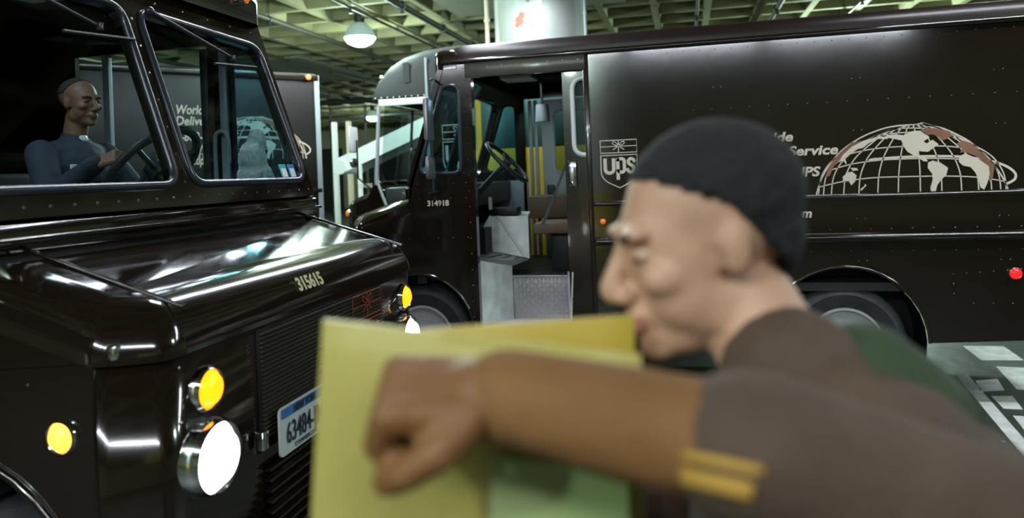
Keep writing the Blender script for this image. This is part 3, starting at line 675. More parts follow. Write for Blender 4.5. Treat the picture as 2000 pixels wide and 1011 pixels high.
# step well
def L3(x, y, z): return (-(x-XB), -(y-YB), z)
def prism(name, pts, m, parent, thick=.012):
    """sheet through 3-D points (world survey points) with thickness"""
    P = [Vector(L3(*p)) for p in pts]; n = (P[1]-P[0]).cross(P[2]-P[0]).normalized()*thick
    if n.y < 0: n = -n
    V = P+[p-n for p in P]; k = len(P)
    f = [tuple(range(k)), tuple(range(2*k-1, k-1, -1))]+[(i, i+k, (i+1) % k+k, (i+1) % k) for i in range(k)]
    me = meshd(name, V, f); b = bmesh.new(); b.from_mesh(me); bmesh.ops.recalc_face_normals(b, faces=b.faces); b.to_mesh(me); b.free(); return obj(name, me, m, parent)
prism('step_well_wall', [(-1.70, 5.64, .49), (-1.475, 6.02, .49), (-1.475, 6.02, .95), (-1.70, 5.64, 1.055)], ALU, vB)
prism('toe_board', [(-1.70, 5.64, 1.055), (-1.475, 6.02, .95), (-1.36, 6.2, .98), (-1.70, 6.2, 1.07)], mat('louvred_steel', (.34, .35, .36), .4, .5, var=.2), vB)
for i in range(3):
    prism('louver_slot', [(-1.66+i*.075, 5.82+i*.09, 1.046-i*.022), (-1.645+i*.075, 5.83+i*.09, 1.043-i*.022), (-1.56+i*.075, 6.03+i*.05, 1.048-i*.018), (-1.575+i*.075, 6.03+i*.05, 1.05-i*.018)], BLACK, vB, .004)
st = MB().box(L3(-1.70, 5.60, .47), L3(-.90, 6.04, .50), .004).done('step_plate', ALU, vB)
MB().box(L3(-1.70, 5.585, .465), L3(-.88, 5.605, .505), .004).done('step_edge', STEEL, vB)
rs = MB().box(L3(-1.475, 6.03, .50), L3(-.98, 6.05, .855), .003).done('step_riser', mat('tread_steel', (.42, .38, .39), .4, .3), vB)
tp = MB()
for i in range(13):
    for j in range(10):
        c = L3(-1.43+i*.034, 6.027, .53+j*.034); tp.box((-.013, -.003, -.0045), (.013, .003, .0045), 0, Matrix.Translation(c) @ Matrix.Rotation(R(45 if (i+j) % 2 else -45), 4, 'Y'))
tag(tp.done('tread_lozenges', STEEL, rs), None, kind='stuff')
MB().box(L3(-1.48, 6.02, .85), L3(-.98, 6.05, .868), .002).done('riser_nosing', STEEL, vB)
prism('side_gusset', [(-.93, 5.63, .50), (-.90, 5.63, .95), (-1.0, 6.03, .90), (-.93, 5.9, .50)], ALU, vB)
# heater / engine cover with bright edge
prism('engine_cover', [(-1.80, 6.15, 1.20), (-1.70, 6.15, 1.37), (-1.36, 6.2, 1.36), (-1.36, 6.2, .99), (-1.70, 6.15, 1.07)], ALU, vB, .3)
tube('cover_edge', [L3(-1.62, 6.14, 1.372), L3(-1.385, 6.18, 1.005)], .011, WHITE, vB)
MB().box(L3(-1.70, 6.18, 1.37), L3(-1.45, 6.35, 1.44), .01).done('cup_tray', BLACK, vB)
MB().box(L3(-1.69, 6.12, 1.43), L3(-1.66, 6.14, 1.54), .003).done('tray_papers', WHITE, vB)
seat(vB, -1.75, .20, 1.20, mat('tan_seat_vinyl', (.16, .10, .065), .6))
prism('seat_belt', [(-.98, 6.0, 1.80), (-.96, 6.0, 1.80), (-1.20, 6.1, 1.28), (-1.23, 6.1, 1.28)], mat('belt_webbing', (.10, .11, .13), .7), vB, .004)
MB().box(L3(-1.55, 7.1, 1.28), L3(-.95, 7.45, 1.50), .01).done('parcel_tray', mat('tan_tray', (.20, .12, .075), .6), vB)
# far side: pale grey door with window
FD = [(-1.49, 1.72), (-1.95, 1.72), (-1.95, 2.38), (-1.49, 2.38)]
plate('passenger_door', [[(-1.36, .86), (-2.06, .86), (-2.06, 2.5), (-1.36, 2.5)], rpoly(FD, .08)], .025, LGREY, vB, side_M(-HW+.03))
tube('passenger_door_gasket', [(x, -HW+.045, z) for x, z in rpoly(FD, .08)], .012, LGREY, vB, True)
obj('passenger_door_glass', plate_mesh([rpoly(FD, .08)], .005, side_M(-HW+.03)), GLASS, vB)
for x in (-1.24, -1.30): MB().box((x-.018, -HW+.03, .86), (x+.018, -HW+.06, 2.5), .004).done('door_jamb', LGREY, vB)
MB().box((-1.40, -HW+.05, 1.35), (-1.48, -HW+.09, 1.60), .01).done('door_latch', DGREY, vB)
MB().box((-1.20, -HW+.04, 1.10), (-.75, -HW+.06, 1.66), .01).done('interior_panel', LGREY, vB)
MB().cyl((-1.52, -.2, 2.22), (-1.52, -.2, 2.38), .07, .06, n=20).done('cab_fan', LGREY, vB)
MB().cyl((-1.52, -.2, 2.38), (-1.52, -.2, 2.66), .012, n=8).done('fan_bracket', DGREY, vB)
# near mirror on its arm
mt = tube('mirror_arm', [(-.86, HW+.02, 2.53), (-.88, HW+.16, 2.50), (-.88, HW+.16, 1.62), (-.80, HW+.02, 1.60)], .011, DGREY, vB)
MB().box((-.85, HW+.10, 2.02), (-.89, HW+.26, 2.36), .02).done('mirror_head', STEEL, mt)
MB().box((-.85, HW+.10, 1.72), (-.89, HW+.26, 1.90), .03).done('mirror_head', STEEL, mt)

# ================= van D: grey-roofed van behind, heading left
vD = tag(empty('step_van', (-4.05, 9.15, 0), pi), 'dark van with grey moulded roof and open cab behind the open van', 'van')
def DL(x, z): return (-(x+4.05), z)
out = [(-.42, .5), (-.42, 1.68), (-.30, 1.70)] 
hw = 1.05
for s in (1, -1):
    o = [(-.05, .5), (-.10, 1.25), (-.38, 1.62), (-.46, 1.70), (-.46, 1.56), (-.62, 1.30), (-1.08, 1.30), (-1.08, 2.62), (-.52, 2.62), (-.52, 2.70), (-5.5, 2.70), (-5.5, .5)]
    o = [(-.05, .5), (-.10, 1.25), (-.30, 1.50), (-.42, 1.70), (-.46, 1.70), (-.60, 1.28), (-1.10, 1.28), (-1.10, 2.60), (-.50, 2.60), (-.50, 2.70), (-4.2, 2.70), (-4.2, .5)]
    plate('side_panel', [o], .03, BROWN, vD, side_M(s*(hw-.015)))
    tube('front_pillar', [(-.43, s*hw, 1.66), (-.50, s*hw, 2.62)], .022, LGREY, vD)
    tube('doorway_edge', [(-.45, s*(hw+.01), 1.68), (-.60, s*(hw+.01), 1.27)], .018, LGREY, vD)
    MB().box((-.5, s*(hw-.02), 2.60), (-1.12, s*(hw+.012), 2.68), .005).done('door_header', WHITE, vD)
    MB().box((-1.09, s*(hw-.03), 1.28), (-1.13, s*(hw+.01), 2.68), .005).done('door_post', LGREY, vD)
    wheel(vD, -.75, s*(hw-.03), .42, s); wheel(vD, -3.6, s*(hw-.03), .42, s)
# moulded roof cap: side profile swept across, rounded
prof = [(-.42, 2.68), (-.44, 2.80), (-.50, 2.95), (-.62, 3.10), (-.80, 3.20), (-1.05, 3.27), (-1.35, 3.30)]
V, Fc = [], []
sec = [(-1, 0), (-1, .6), (-.97, .82), (-.88, .95), (-.7, 1), (.7, 1), (.88, .95), (.97, .82), (1, .6), (1, 0)]
for x, z in prof+[(-4.2, 3.30)]:
    for u, q in sec: V.append((x if q < .99 else x, u*hw, 2.68+(z-2.68)*q if z > 2.69 else 2.68))
k = len(sec)
for i in range(len(prof)):
    for j in range(k-1): Fc.append((i*k+j, i*k+j+1, (i+1)*k+j+1, (i+1)*k+j))
Fc.append(tuple(range(len(prof)*k, len(prof)*k+k)))
obj('roof_cap', meshd('roof_cap', V, Fc), GFRP, vD, 50)
for s in (1, -1):
    plate('roof_hatch_panel', [rpoly([(-.83, 2.86), (-.91, 2.86), (-.91, 3.10), (-.83, 3.10)], .02)], .012, GFRP, vD, side_M(s*(hw+.004)))
    MB().box((-1.10, s*(hw-.01), 2.66), (-1.125, s*(hw+.012), 3.14)).done('roof_joint', LGREY, vD)
    rivets(vD, row((-.46, s*(hw+.005), 2.70), (-1.08, s*(hw+.005), 2.70), .07), 2*s, .009, WHITE)
MB().box((-.50, -hw, 1.62), (-.42, hw, 1.70), .01).done('cowl', BROWN, vD)
plate('windshield_pane', [[(-.95, 0), (.95, 0), (.93, .92), (-.93, .92)]], .006, GLASS, vD, Matrix(((0, -.08, 1, -.45), (1, 0, 0, 0), (0, 1, 0, 1.69), (0, 0, 0, 1))))
MB().cyl((-.44, 0, 1.69), (-.52, 0, 2.62), .02, n=8).done('centre_pillar', DGREY, vD)
out = rpoly([(-.45, -hw+.03), (-.10, -hw+.03), (.06, -.85), (.06, .85), (-.10, hw-.03), (-.45, hw-.03)], [0, .1, .15, .15, .1, 0], 5)
fillet_cap('hood', out, lambda x, y: 1.47-(x)*.33, .08, lambda x, y: .55, BROWN, vD)
MB().box((-.52, -hw+.04, 1.35), (-.80, hw-.04, 1.62), .02).done('dashboard', DGREY, vD)
steering_wheel(vD, (-.86, .45, 1.96), .22, (-.6, 0, .8))
MB().box((-4.1, -hw+.04, .8), (-.45, hw-.04, .86)).done('cab_floor', DGREY, vD)
MB().box((-1.45, .1, 1.28), (-1.0, .7, 1.40), .02).done('seat_cushion', LGREY, vD)
MB().box((-.62, hw-.25, 1.05), (-1.09, hw-.22, 1.42), .01).done('inner_door_panel', ALU, vD)
me_ = tube('mirror_arm', [(-.36, hw+.02, 1.62), (-.30, hw+.22, 1.75), (-.30, hw+.22, 2.2)], .010, DGREY, vD)
MB().box((-.24, hw+.13, 2.05), (-.28, hw+.33, 2.36), .03).done('mirror_head', WHITE, me_)
MB().ball((-.26, hw+.23, 1.93), (.03, .10, .06)).done('convex_mirror', CHROME, me_)
me = text_mesh('111935', .066, .003, bold=.003, align='CENTER'); me.transform(Matrix.Translation((-DL(at(713, 366, 1, 8.1).x, 0)[0], at(713, 366, 1, 8.1).z, 0)))
me.transform(Matrix(((-1, 0, 0, 0), (0, 0, 1, hw+.002), (0, 1, 0, 0), (0, 0, 0, 1)))); obj('fleet_number', me, CREAM, vD)
lamp_round(vD, 'turn_signal', (-.02, hw-.06, 1.33), (.6, 1, 0), .035, AMBOFF, .02)
lamp_round(vD, 'clearance_lamp', (-.46, hw-.25, 2.97), (1, 0, .3), .025, AMBOFF, .03)
lamp_round(vD, 'headlamp', (.07, .78, 1.0), (1, 0, 0), .09, HEADOFF, .04)
MB().box((-.02, -hw+.05, .4), (.12, hw-.05, .56), .02).done('bumper', BLACK, vD)
shield(vD, Matrix(((-1, 0, 0, -1.49), (0, 0, 1, hw+.003), (0, 1, 0, 2.02), (0, 0, 0, 1))) @ Matrix.Diagonal((.00090, .00105, .0012, 1)), CREAM, wd=13)
# ================= yellow and teal panel seen through the open van
t = tag(empty('painted_screen', (-1.35, 7.92, 0)), 'tall painted screen, yellow below and teal above, behind the open van cab', 'screen')
MB().box((-.95, -.03, .05), (.75, .03, 2.02), .01).done('yellow_board', YEL, t)
MB().box((-.95, -.03, 2.02), (.75, .03, 2.62), .01).done('teal_board', TEAL, t)
for x in (-.9, .7): MB().box((x-.03, -.12, 0), (x+.03, .12, .05)).box((x-.03, -.05, .05), (x+.03, -.03, 2.6)).done('post', YEL, t)

# ================= box van C behind the near van, standing askew
CO = Vector((-4.25, 7.93, 0)); CD = Vector((sin(R(38)), cos(R(38)), 0)); CN = Vector((CD.y, -CD.x, 0))   # along the side to its far end; outward normal
caz = math.atan2(CD.y, CD.x)
vC = tag(empty('box_van', CO, caz), 'dark brown van with Worldwide Delivery lettering seen behind the near van windshield', 'van')
MB().box((-4.9, 0, .5), (0, 2.1, 3.02), .03).done('cargo_body', mat('dull_brown_paint', (.006, .0035, .002), .4), vC)
MB().box((-.05, -.015, .5), (.012, .03, 3.0), .006).done('corner_post', LGREY, vC)
MB().box((-4.9, -.02, 2.93), (0, .02, 3.0), .008).done('top_rail', BROWN2, vC)
MB().box((-4.9, -.02, 1.60), (0, .01, 1.65), .008).done('rub_rail', BROWN2, vC)
lamp_round(vC, 'clearance_lamp', (-.13, -.02, 2.97), (0, -1, 0), .03, mat('lit_amber_marker', (1, .3, .1), .3, emit=(1, .2, .05), es=2.2), .02)
CMx = Matrix(((1, 0, 0, 0), (0, 0, -1, -.004), (0, 1, 0, 0), (0, 0, 0, 1)))
def atC(x, y):
    d = FWD + RGT*((x-CX)/F_PX) - CUP*((y-CY)/F_PX); t_ = (CO-EYEP).dot(CN)/d.dot(CN); q = EYEP+d*t_; return (q-CO).dot(CD), q.z
for s, x0, y0, wpx in (('Worldwide', 342, 222, 92), ('Delivery Service', 342, 244, 140), ('1-800-Pick-UPS', 342, 275, 124), ('www.ups.com', 342, 322, 95)):
    a_ = atC(x0, y0); b_ = atC(x0+wpx, y0); me = text_mesh(s, .135, .003, bold=.003, shear=.2); xs = [v.co.x for v in me.vertices]
    me.transform(Matrix.Translation((a_[0], a_[1], 0)) @ Matrix.Diagonal(((b_[0]-a_[0])/max(xs), 1, 1, 1))); me.transform(CMx); obj('lettering', me, CREAM, vC)
g2 = empty('globe_decal', (0, 0, 0)); g2.parent = vC
for c in list(gl.children):
    me = c.data.copy()
    for v in me.vertices: v.co = Vector((-v.co.x, -(v.co.y-HW)-.002, v.co.z))
    me.flip_normals(); o = bpy.data.objects.new(c.name.split('.')[0], me); COL.objects.link(o); o.parent = g2
x1 = max(v.co.x for c in g2.children for v in c.data.vertices)
g2.location = (-.12-x1, 0, .52)
for x in (-1.1, -4.0):
    wheel(vC, x, .02, .42, -1); wheel(vC, x, 2.08, .42, 1)
MB().box((-4.8, .4, .38), (-.4, .5, .5)).box((-4.8, 1.6, .38), (-.4, 1.7, .5)).box((-4.1, .1, .36), (-3.9, 2.0, .44)).box((-1.2, .1, .36), (-1.0, 2.0, .44)).done('chassis', BLACK, vC)

# ================= white sloped conveyor behind
cv = tag(empty('sloped_conveyor', (-5.75, 11.4, 0)), 'bright white sloping conveyor arm behind the grey-roofed van', 'conveyor')
p0, p1 = Vector((0, 0, 1.98)), Vector((1.75, 0, 2.66)); d = (p1-p0).normalized(); n = Vector((-d.z, 0, d.x))
def bar(name, a, b, h, y0, y1, m):
    a, b = Vector(a), Vector(b); dd = (b-a).normalized(); nn = Vector((-dd.z, 0, dd.x))*h/2
    V = [(*(a+s*nn+Vector((0, y, 0))),) for y in (y0, y1) for s in (-1, 1)]+[(*(b+s*nn+Vector((0, y, 0))),) for y in (y0, y1) for s in (-1, 1)]
    f = [(0, 1, 3, 2), (4, 6, 7, 5), (0, 4, 5, 1), (2, 3, 7, 6), (0, 2, 6, 4), (1, 5, 7, 3)]
    me = meshd(name, V, f); b_ = bmesh.new(); b_.from_mesh(me); bmesh.ops.recalc_face_normals(b_, faces=b_.faces); b_.to_mesh(me); b_.free(); return obj(name, me, m, cv)
CW = mat('conveyor_white', (.9, .93, .95), .5)
bar('side_guard', p0, p1, .27, 0, .03, CW); bar('side_guard', p0, p1, .27, .7, .73, CW); bar('belt', p0, p1, .05, .03, .7, DGREY)
MB().cyl((0, -.02, 1.96), (0, .75, 1.96), .13, n=20).done('end_roller', CW, cv)
for x, z in ((.35, 2.0), (1.5, 2.45)):
    for y in (.02, .7): MB().box((x-.03, y-.03, 0), (x+.03, y+.03, z)).done('leg', CW, cv)
MB().box((.3, 0, .5), (1.55, .06, .56)).done('brace', CW, cv)
for i, (x, lb) in enumerate(((655, 'slim white post standing left of the white wing mirror'), (683, 'slim cream post just left of the white wing mirror'))):
    p = at(x, 300, 1, 14); t = tag(empty('post', (p.x, 14, 0)), lb, 'post')
    MB().box((-.045, -.045, .02), (.045, .045, 2.95)).done('shaft', (WHITE, PK2)[i], t); MB().box((-.12, -.12, 0), (.12, .12, .02)).done('foot_plate', LGREY, t)
p = at(690, 228, 1, 14.2)
t = tag(empty('sign_frame', (p.x-.2, 14.3, 0)), 'dark open metal frame on legs above the white conveyor', 'frame')
MB().box((-.4, -.02, 2.95), (.45, .02, 3.0)).box((-.4, -.02, 3.25), (.45, .02, 3.30)).box((-.4, -.02, 0), (-.36, .02, 3.3)).box((.41, -.02, 0), (.45, .02, 3.3)).done('bars', PIPE, t)

# ------------------------------------------------------------------ people
def skin(name, c):
    m = mat(name, c, .55, var=.12, vscale=12, bump=.05, bscale=60); m.node_tree.nodes['Principled BSDF'].inputs['Subsurface Weight'].default_value = .15
    m.node_tree.nodes['Principled BSDF'].inputs['Subsurface Radius'].default_value = (.02, .008, .004); return m
def head_prims(M, s=1.):
    """face toward +x, ear height at the origin"""
    rot = M.to_3x3()
    def e(c, r): return ('e', M @ (Vector(c)*s), [q*s for q in r], rot)
    def c(a, b, r1, r2): return ('c', M @ (Vector(a)*s), M @ (Vector(b)*s), r1*s, r2*s)
    P = [e((-.018, 0, .035), (.096, .074, .084)), e((.028, 0, .0), (.062, .062, .088)), e((.020, 0, -.055), (.066, .056, .055)), e((.042, 0, -.088), (.044, .036, .028)),
         e((.070, 0, -.100), (.022, .022, .017)), c((.088, 0, .012), (.112, 0, -.030), .009, .0125), e((.108, 0, -.036), (.014, .012, .011))]
    for q in (1, -1):
        P += [e((.100, q*.011, -.039), (.011, .009, .009)), e((.080, q*.028, .026), (.016, .026, .009)), e((.060, q*.042, -.022), (.028, .020, .020)),
              e((-.008, q*.072, -.004), (.016, .009, .027)), e((-.004, q*.069, -.018), (.011, .010, .016)), e((.005, q*.046, -.062), (.036, .014, .030)), e((.032, q*.032, -.045), (.046, .027, .042))]
    P += [e((.086, 0, -.062), (.014, .024, .010)), e((.091, 0, -.064), (.008, .020, .0055)), e((.089, 0, -.075), (.009, .018, .0065)), e((.078, 0, -.086), (.012, .02, .01))]
    return P
def face_details(M, parent, lips, s=1.):
    ew = mat('eye_white', (.45, .42, .38), .25); ei = mat('eye_iris', (.03, .018, .01), .15); br = mat('eyebrow_hair', (.06, .04, .03), .8)
    for q in (1, -1):
        e_ = MB().ball(M @ (Vector((.0735, q*.030, .002))*s), .0115*s).done('eye', ew, parent)
        MB().ball(M @ (Vector((.0825, q*.0305, .001))*s), (.0042*s, .0058*s, .0058*s)).done('iris', ei, e_)
        tube('eyelid', [tuple(M @ (Vector((.0850-.004*abs(t)-.0035*(t*t), q*(.030+.0125*t), .001+.0060*(1-t*t)))*s)) for t in (-1, -.5, 0, .5, 1)], .0044*s, parent['skin_m'] if False else lips[1], e_)
        tube('eyebrow', [tuple(M @ (Vector((.094-.009*t*t-.004*t, q*(.030+.018*t), .026+.003*t-.004*t*t))*s)) for t in (-1, -.5, 0, .5, 1)], .0032*s, br, parent)
    tube('lips', [[tuple(M @ (Vector((.0985-.011*t*t, .021*t, z+.001*t*t))*s)) for t in (-1, -.6, -.2, .2, .6, 1)] for z in (-.0650, -.0725)], .0042*s, lips[0], parent)
def hand_prims(w, d, up, s=1., curl=(.6, .9, .6), r0=.0088):
    """palm at wrist point w, pointing along d, palm normal = up x ..; fingers curl toward -n"""
    d = Vector(d).normalized(); n = Vector(up); n = (n-d*n.dot(d)).normalized(); a = d.cross(n)
    P = []; K = []
    for i, (o_, l) in enumerate(((-.030, .070), (-.010, .080), (.010, .074), (.029, .060))):
        k = Vector(w)+d*.088*s+a*o_*s-n*.002*i*s; P.append(('c', Vector(w)+d*.015*s+a*o_*.6*s, k, .0145*s, .0118*s)); th = 0; q = k
        for j, f in enumerate((.45, .32, .24)):
            th += curl[j]; v = (d*cos(th)-n*sin(th)); q2 = q+v*l*f*s; P.append(('c', q, q2, (r0-.0006*j)*s, (r0-.0008-.0006*j)*s)); q = q2
    t0 = Vector(w)+d*.022*s-a*.022*s; t1 = t0+(d*.6-a*.7-n*.3).normalized()*.042*s; t2 = t1+(d*.75-a*.05-n*.65).normalized()*.032*s; t3 = t2+(d*.6+a*.35-n*.7).normalized()*.026*s
    P += [('c', t0, t1, .014*s, .0115*s), ('c', t1, t2, .0108*s, .0098*s), ('c', t2, t3, .0098*s, .0085*s)]
    return P
# ---- foreground walker, facing image left, package in the arms
PO = Vector((.150, .777, 0)); faz = math.atan2(-.233, -.972)
per = tag(empty('person', PO, faz), 'person in brown uniform and dark knit cap walking left with a yellow package', 'person')
def pl_(p): v = Vector(p)-PO; return Vector((v.dot(-R0), v.dot(-FWD), p[2]))    # world -> person frame (x ahead, y toward camera = left)
SK = skin('skin_walker', (.52, .30, .19)); LIP = mat('lip_colour', (.42, .17, .13), .5)
hc = pl_(tuple(EYEP+(FWD+RGT*((1372-CX)/F_PX)-CUP*((468-CY)/F_PX))*.79))
HM = Matrix.Translation(hc) @ Matrix.Rotation(R(6), 4, 'Z') @ Matrix.Rotation(R(10), 4, 'Y')
nb = Vector((.045, 0, 1.50))
shL, elL, wrL = Vector((-.03, .17, 1.455)), pl_((.035, .548, 1.545)), pl_((-.150, .562, 1.572))
shR, elR, wrR = Vector((-.03, -.18, 1.475)), Vector((.16, -.26, 1.27)), Vector((.30, -.05, 1.40))
bp = head_prims(HM, 1.0)+[('c', HM @ Vector((-.025, 0, -.06)), nb, .054, .058),
      ('e', (.0, 0, 1.36), (.105, .155, .17)), ('e', (-.025, 0, 1.42), (.10, .165, .065)), ('e', (0, 0, 1.12), (.09, .14, .16)), ('e', (0, 0, .98), (.10, .15, .11)),
      ('c', shL, elL, .045, .036), ('c', elL, wrL, .036, .026), ('c', shR, elR, .045, .036), ('c', elR, wrR, .036, .026)]
bp += hand_prims(wrR, (.3, .9, .1), (.9, -.3, 0), 1., (.3, .5, .4))
for s in (1, -1): bp += [('c', (0, s*.085, .93), (.04*s, s*.09, .5), .075, .052), ('c', (.04*s, s*.09, .5), (-.06*s+.0, s*.09, .10), .050, .034), ('c', (-.06*s, s*.09, .06), (-.06*s+.14, s*.09, .04), .035, .03)]
hl = wrL; hand = hand_prims(hl, (1, .05, .10), (.1, .45, 1), .98, (1.25, 1.35, .9))
bp += hand
blob('body', bp, .0055, SK, per, 5)
face_details(HM, per, (LIP, SK))
SHIRT = mat('brown_uniform_cloth', (.085, .052, .032), .85, var=.25, vscale=9, bump=.4, bscale=22)
SLEEVE = mat('tan_brown_sleeve_cloth', (.20, .092, .024), .8, var=.2, vscale=7, bump=.5, bscale=14)
GREENC = mat('dark_green_back', (.035, .058, .024), .85, var=.25, vscale=6, bump=.35, bscale=18)
sp = [('e', (.005, 0, 1.36), (.155, .20, .20)), ('e', (-.02, 0, 1.425), (.15, .19, .085)), ('c', nb+Vector((.0, 0, -.03)), nb+Vector((.012, 0, .035)), .080, .074), ('e', (0, 0, 1.15), (.125, .175, .19)), ('e', (0, 0, .99), (.125, .175, .13)),
      ('c', shL, elL, .068, .058), ('c', elL, elL.lerp(wrL, .08), .056, .050), ('c', shR, elR, .066, .052), ('c', elR, wrR, .05, .038), ('c', nb+Vector((-.02, 0, .0)), nb+Vector((0, 0, .022)), .075, .068)]
blob('uniform_shirt', sp, .009, SHIRT, per, 5)
sl = blob('sleeve', [('c', elL, elL.lerp(wrL, .5), .043, .042), ('c', elL.lerp(wrL, .5), wrL, .042, .038)], .006, SLEEVE, per, 4)
sl['label'] = 'tan brown sleeve across the package'
GLV = mat('brown_leather_glove', (.20, .09, .026), .6, var=.2, bump=.3, bscale=30)
gp = [(p[0], p[1], p[2], p[3]+.0035, p[4]+.0035) for p in hand]+[('c', wrL-Vector((.03, 0, 0)), wrL+Vector((.02, 0, 0)), .034, .031)]
blob('work_glove', gp, .004, GLV, per, 3)
# dark green shell over the shirt's back and nape
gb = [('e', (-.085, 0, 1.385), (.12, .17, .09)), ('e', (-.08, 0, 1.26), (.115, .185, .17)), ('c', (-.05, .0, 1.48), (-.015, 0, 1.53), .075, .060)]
g_ = blob('green_back_shell', gb, .009, GREENC, per, 6); g_['label'] = 'dark green shell over the back'
# chest/arm badge: two gold stripes
GOLD = mat('gold_badge', (.52, .30, .05), .6)
def on_body(px_, py_, Z):
    d = FWD + RGT*((px_-CX)/F_PX) - CUP*((py_-CY)/F_PX); return pl_(EYEP+d*Z)
# cap: knit beanie following the skull, turned-up edge
cap = [('e', HM @ Vector((-.024, 0, .046)), (.100, .081, .083), HM.to_3x3()), ('e', HM @ Vector((-.046, 0, .002)), (.066, .070, .070), HM.to_3x3())]
CAPM = mat('black_knit', (.012, .012, .013), .95, bump=.6, bscale=60)
cp = blob('knit_cap', cap, .006, CAPM, per, 4)
cpb = bmesh.new(); cpb.from_mesh(cp.data)
Hi = HM.inverted()
kill = [v for v in cpb.verts if (lambda q: q.z < .045+max(0, q.x)*.55 - max(0, -q.x)*1.3)(Hi @ v.co)]
bmesh.ops.delete(cpb, geom=kill, context='VERTS'); cpb.to_mesh(cp.data); cpb.free()
sm = cp.modifiers.new('s', 'SOLIDIFY'); sm.thickness = .006
# shoes and trousers
TR = mat('brown_trousers_cloth', (.06, .035, .022), .9)
blob('trousers', [('e', (0, 0, .97), (.125, .17, .11))]+[q for s in (1, -1) for q in (('c', (0, s*.085, .93), (.04*s, s*.09, .5), .095, .072), ('c', (.04*s, s*.09, .5), (-.06*s, s*.09, .10), .072, .062))], .012, TR, per, 3)
for s in (1, -1): blob('shoe', [('c', (-.06*s-.05, s*.09, .045), (-.06*s+.12, s*.09, .042), .045, .042), ('c', (-.06*s-.03, s*.09, .05), (-.06*s-.03, s*.09, .12), .05, .052)], .009, BLACK, per, 3)
# ---- packages
def surv(px_, py_, Z):
    d = FWD + RGT*((px_-CX)/F_PX) - CUP*((py_-CY)/F_PX); return EYEP+d*Z
def padded(name, corners, thick, m, label, cat, puff):
    """soft pouch between four surveyed corners TL,TR,BR,BL"""
    TL, TR_, BR, BL_ = corners; n = (TR_-TL).cross(BL_-TL).normalized(); 
    if n.dot(FWD) < 0: n = -n
    N = 18; V, Fc = [], []
    for side in (0, 1):
        for j in range(N+1):
            for i in range(N+1):
                u, v = i/N, j/N; p = TL.lerp(TR_, u).lerp(BL_.lerp(BR, u), v); k = (1-(2*u-1)**8)*(1-(2*v-1)**8)
                V.append(p+n*((thick/2)+(-1 if side == 0 else 1)*(thick/2*(.25+.75*k)+puff*sin(pi*u)*sin(pi*v))))
    W_ = N+1; T = W_*W_
    for j in range(N):
        for i in range(N):
            a = j*W_+i; Fc.append((a, a+1, a+1+W_, a+W_)); Fc.append((T+a, T+a+W_, T+a+W_+1, T+a+1))
    for i in range(N):
        Fc += [(i, T+i, T+i+1, i+1), (N*W_+i, N*W_+i+1, T+N*W_+i+1, T+N*W_+i), (i*W_, (i+1)*W_, T+(i+1)*W_, T+i*W_), (i*W_+N, T+i*W_+N, T+(i+1)*W_+N, (i+1)*W_+N)]
    me = meshd(name, V, Fc); b = bmesh.new(); b.from_mesh(me); bmesh.ops.recalc_face_normals(b, faces=b.faces); b.to_mesh(me); b.free()
    o = obj(name, me, m, None, 60); tag(o, label, cat); return o
YPK = mat('olive_yellow_wrapping', (.42, .36, .09), .55, var=.06, vscale=5, bump=.2, bscale=14)
YPK2 = mat('golden_wrapping', (.42, .30, .03), .55, var=.1, vscale=5, bump=.2, bscale=14)
GPK = mat('pale_green_label', (.42, .52, .22), .55)
pk = padded('yellow_package', [surv(622, 630, .665), surv(1255, 700, .64), surv(1265, 1180, .64), surv(590, 1180, .665)], .03, YPK, 'large olive yellow package carried in front of the walker', 'package', .006)
padded('golden_package', [surv(800, 648, .74), surv(1240, 618, .72), surv(1250, 1150, .72), surv(800, 1150, .74)], .02, YPK2, 'golden padded package showing above and behind the yellow one', 'package', .004)
# pale green label sheet on the right lower part of the yellow package
lc = [surv(960, 890, .628), surv(1225, 925, .628), surv(1235, 1170, .628), surv(950, 1170, .628)]
V = [tuple(p) for p in lc]+[tuple(p+FWD*.002) for p in lc]
gsh = obj('pale_green_label', meshd('pale_green_label', V, [(0, 1, 2, 3), (7, 6, 5, 4), (0, 4, 5, 1), (1, 5, 6, 2), (2, 6, 7, 3), (3, 7, 4, 0)]), GPK, pk)
# gold badge stripes on upper arm, set from the shirt surface
from mathutils.bvhtree import BVHTree
bpy.context.view_layer.update()
sh_o = [c for c in per.children if c.name.startswith('uniform_shirt')][0]
bv = BVHTree.FromPolygons([v.co.copy() for v in sh_o.data.vertices], [tuple(p.vertices) for p in sh_o.data.polygons])
def on_shirt(x, y):
    d = FWD + RGT*((x-CX)/F_PX) - CUP*((y-CY)/F_PX); o = pl_(EYEP); q = pl_(EYEP+d)-o; q.normalize()
    h_ = bv.ray_cast(o, q); return h_[0]-q*.003 if h_[0] else None
def patch(name, quad, m):
    A, B_, C_, D_ = [Vector(q) for q in quad]; V, Fc = [], []; N = 8
    for j in range(N+1):
        for i in range(N+1):
            s = A.lerp(B_, i/N).lerp(D_.lerp(C_, i/N), j/N); h_ = on_shirt(s.x, s.y)
            if h_ is None: return
            V.append(h_)
    for j in range(N):
        for i in range(N): a = j*(N+1)+i; Fc.append((a, a+1, a+N+2, a+N+1))
    o = obj(name, meshd(name, V, Fc), m, per, 80); sm = o.modifiers.new('s', 'SOLIDIFY'); sm.thickness = .002
patch('gold_stripe', [(1335, 878), (1490, 910), (1490, 926), (1335, 894)], GOLD)
patch('gold_badge', [(1325, 908), (1475, 942), (1470, 975), (1322, 940)], GOLD)
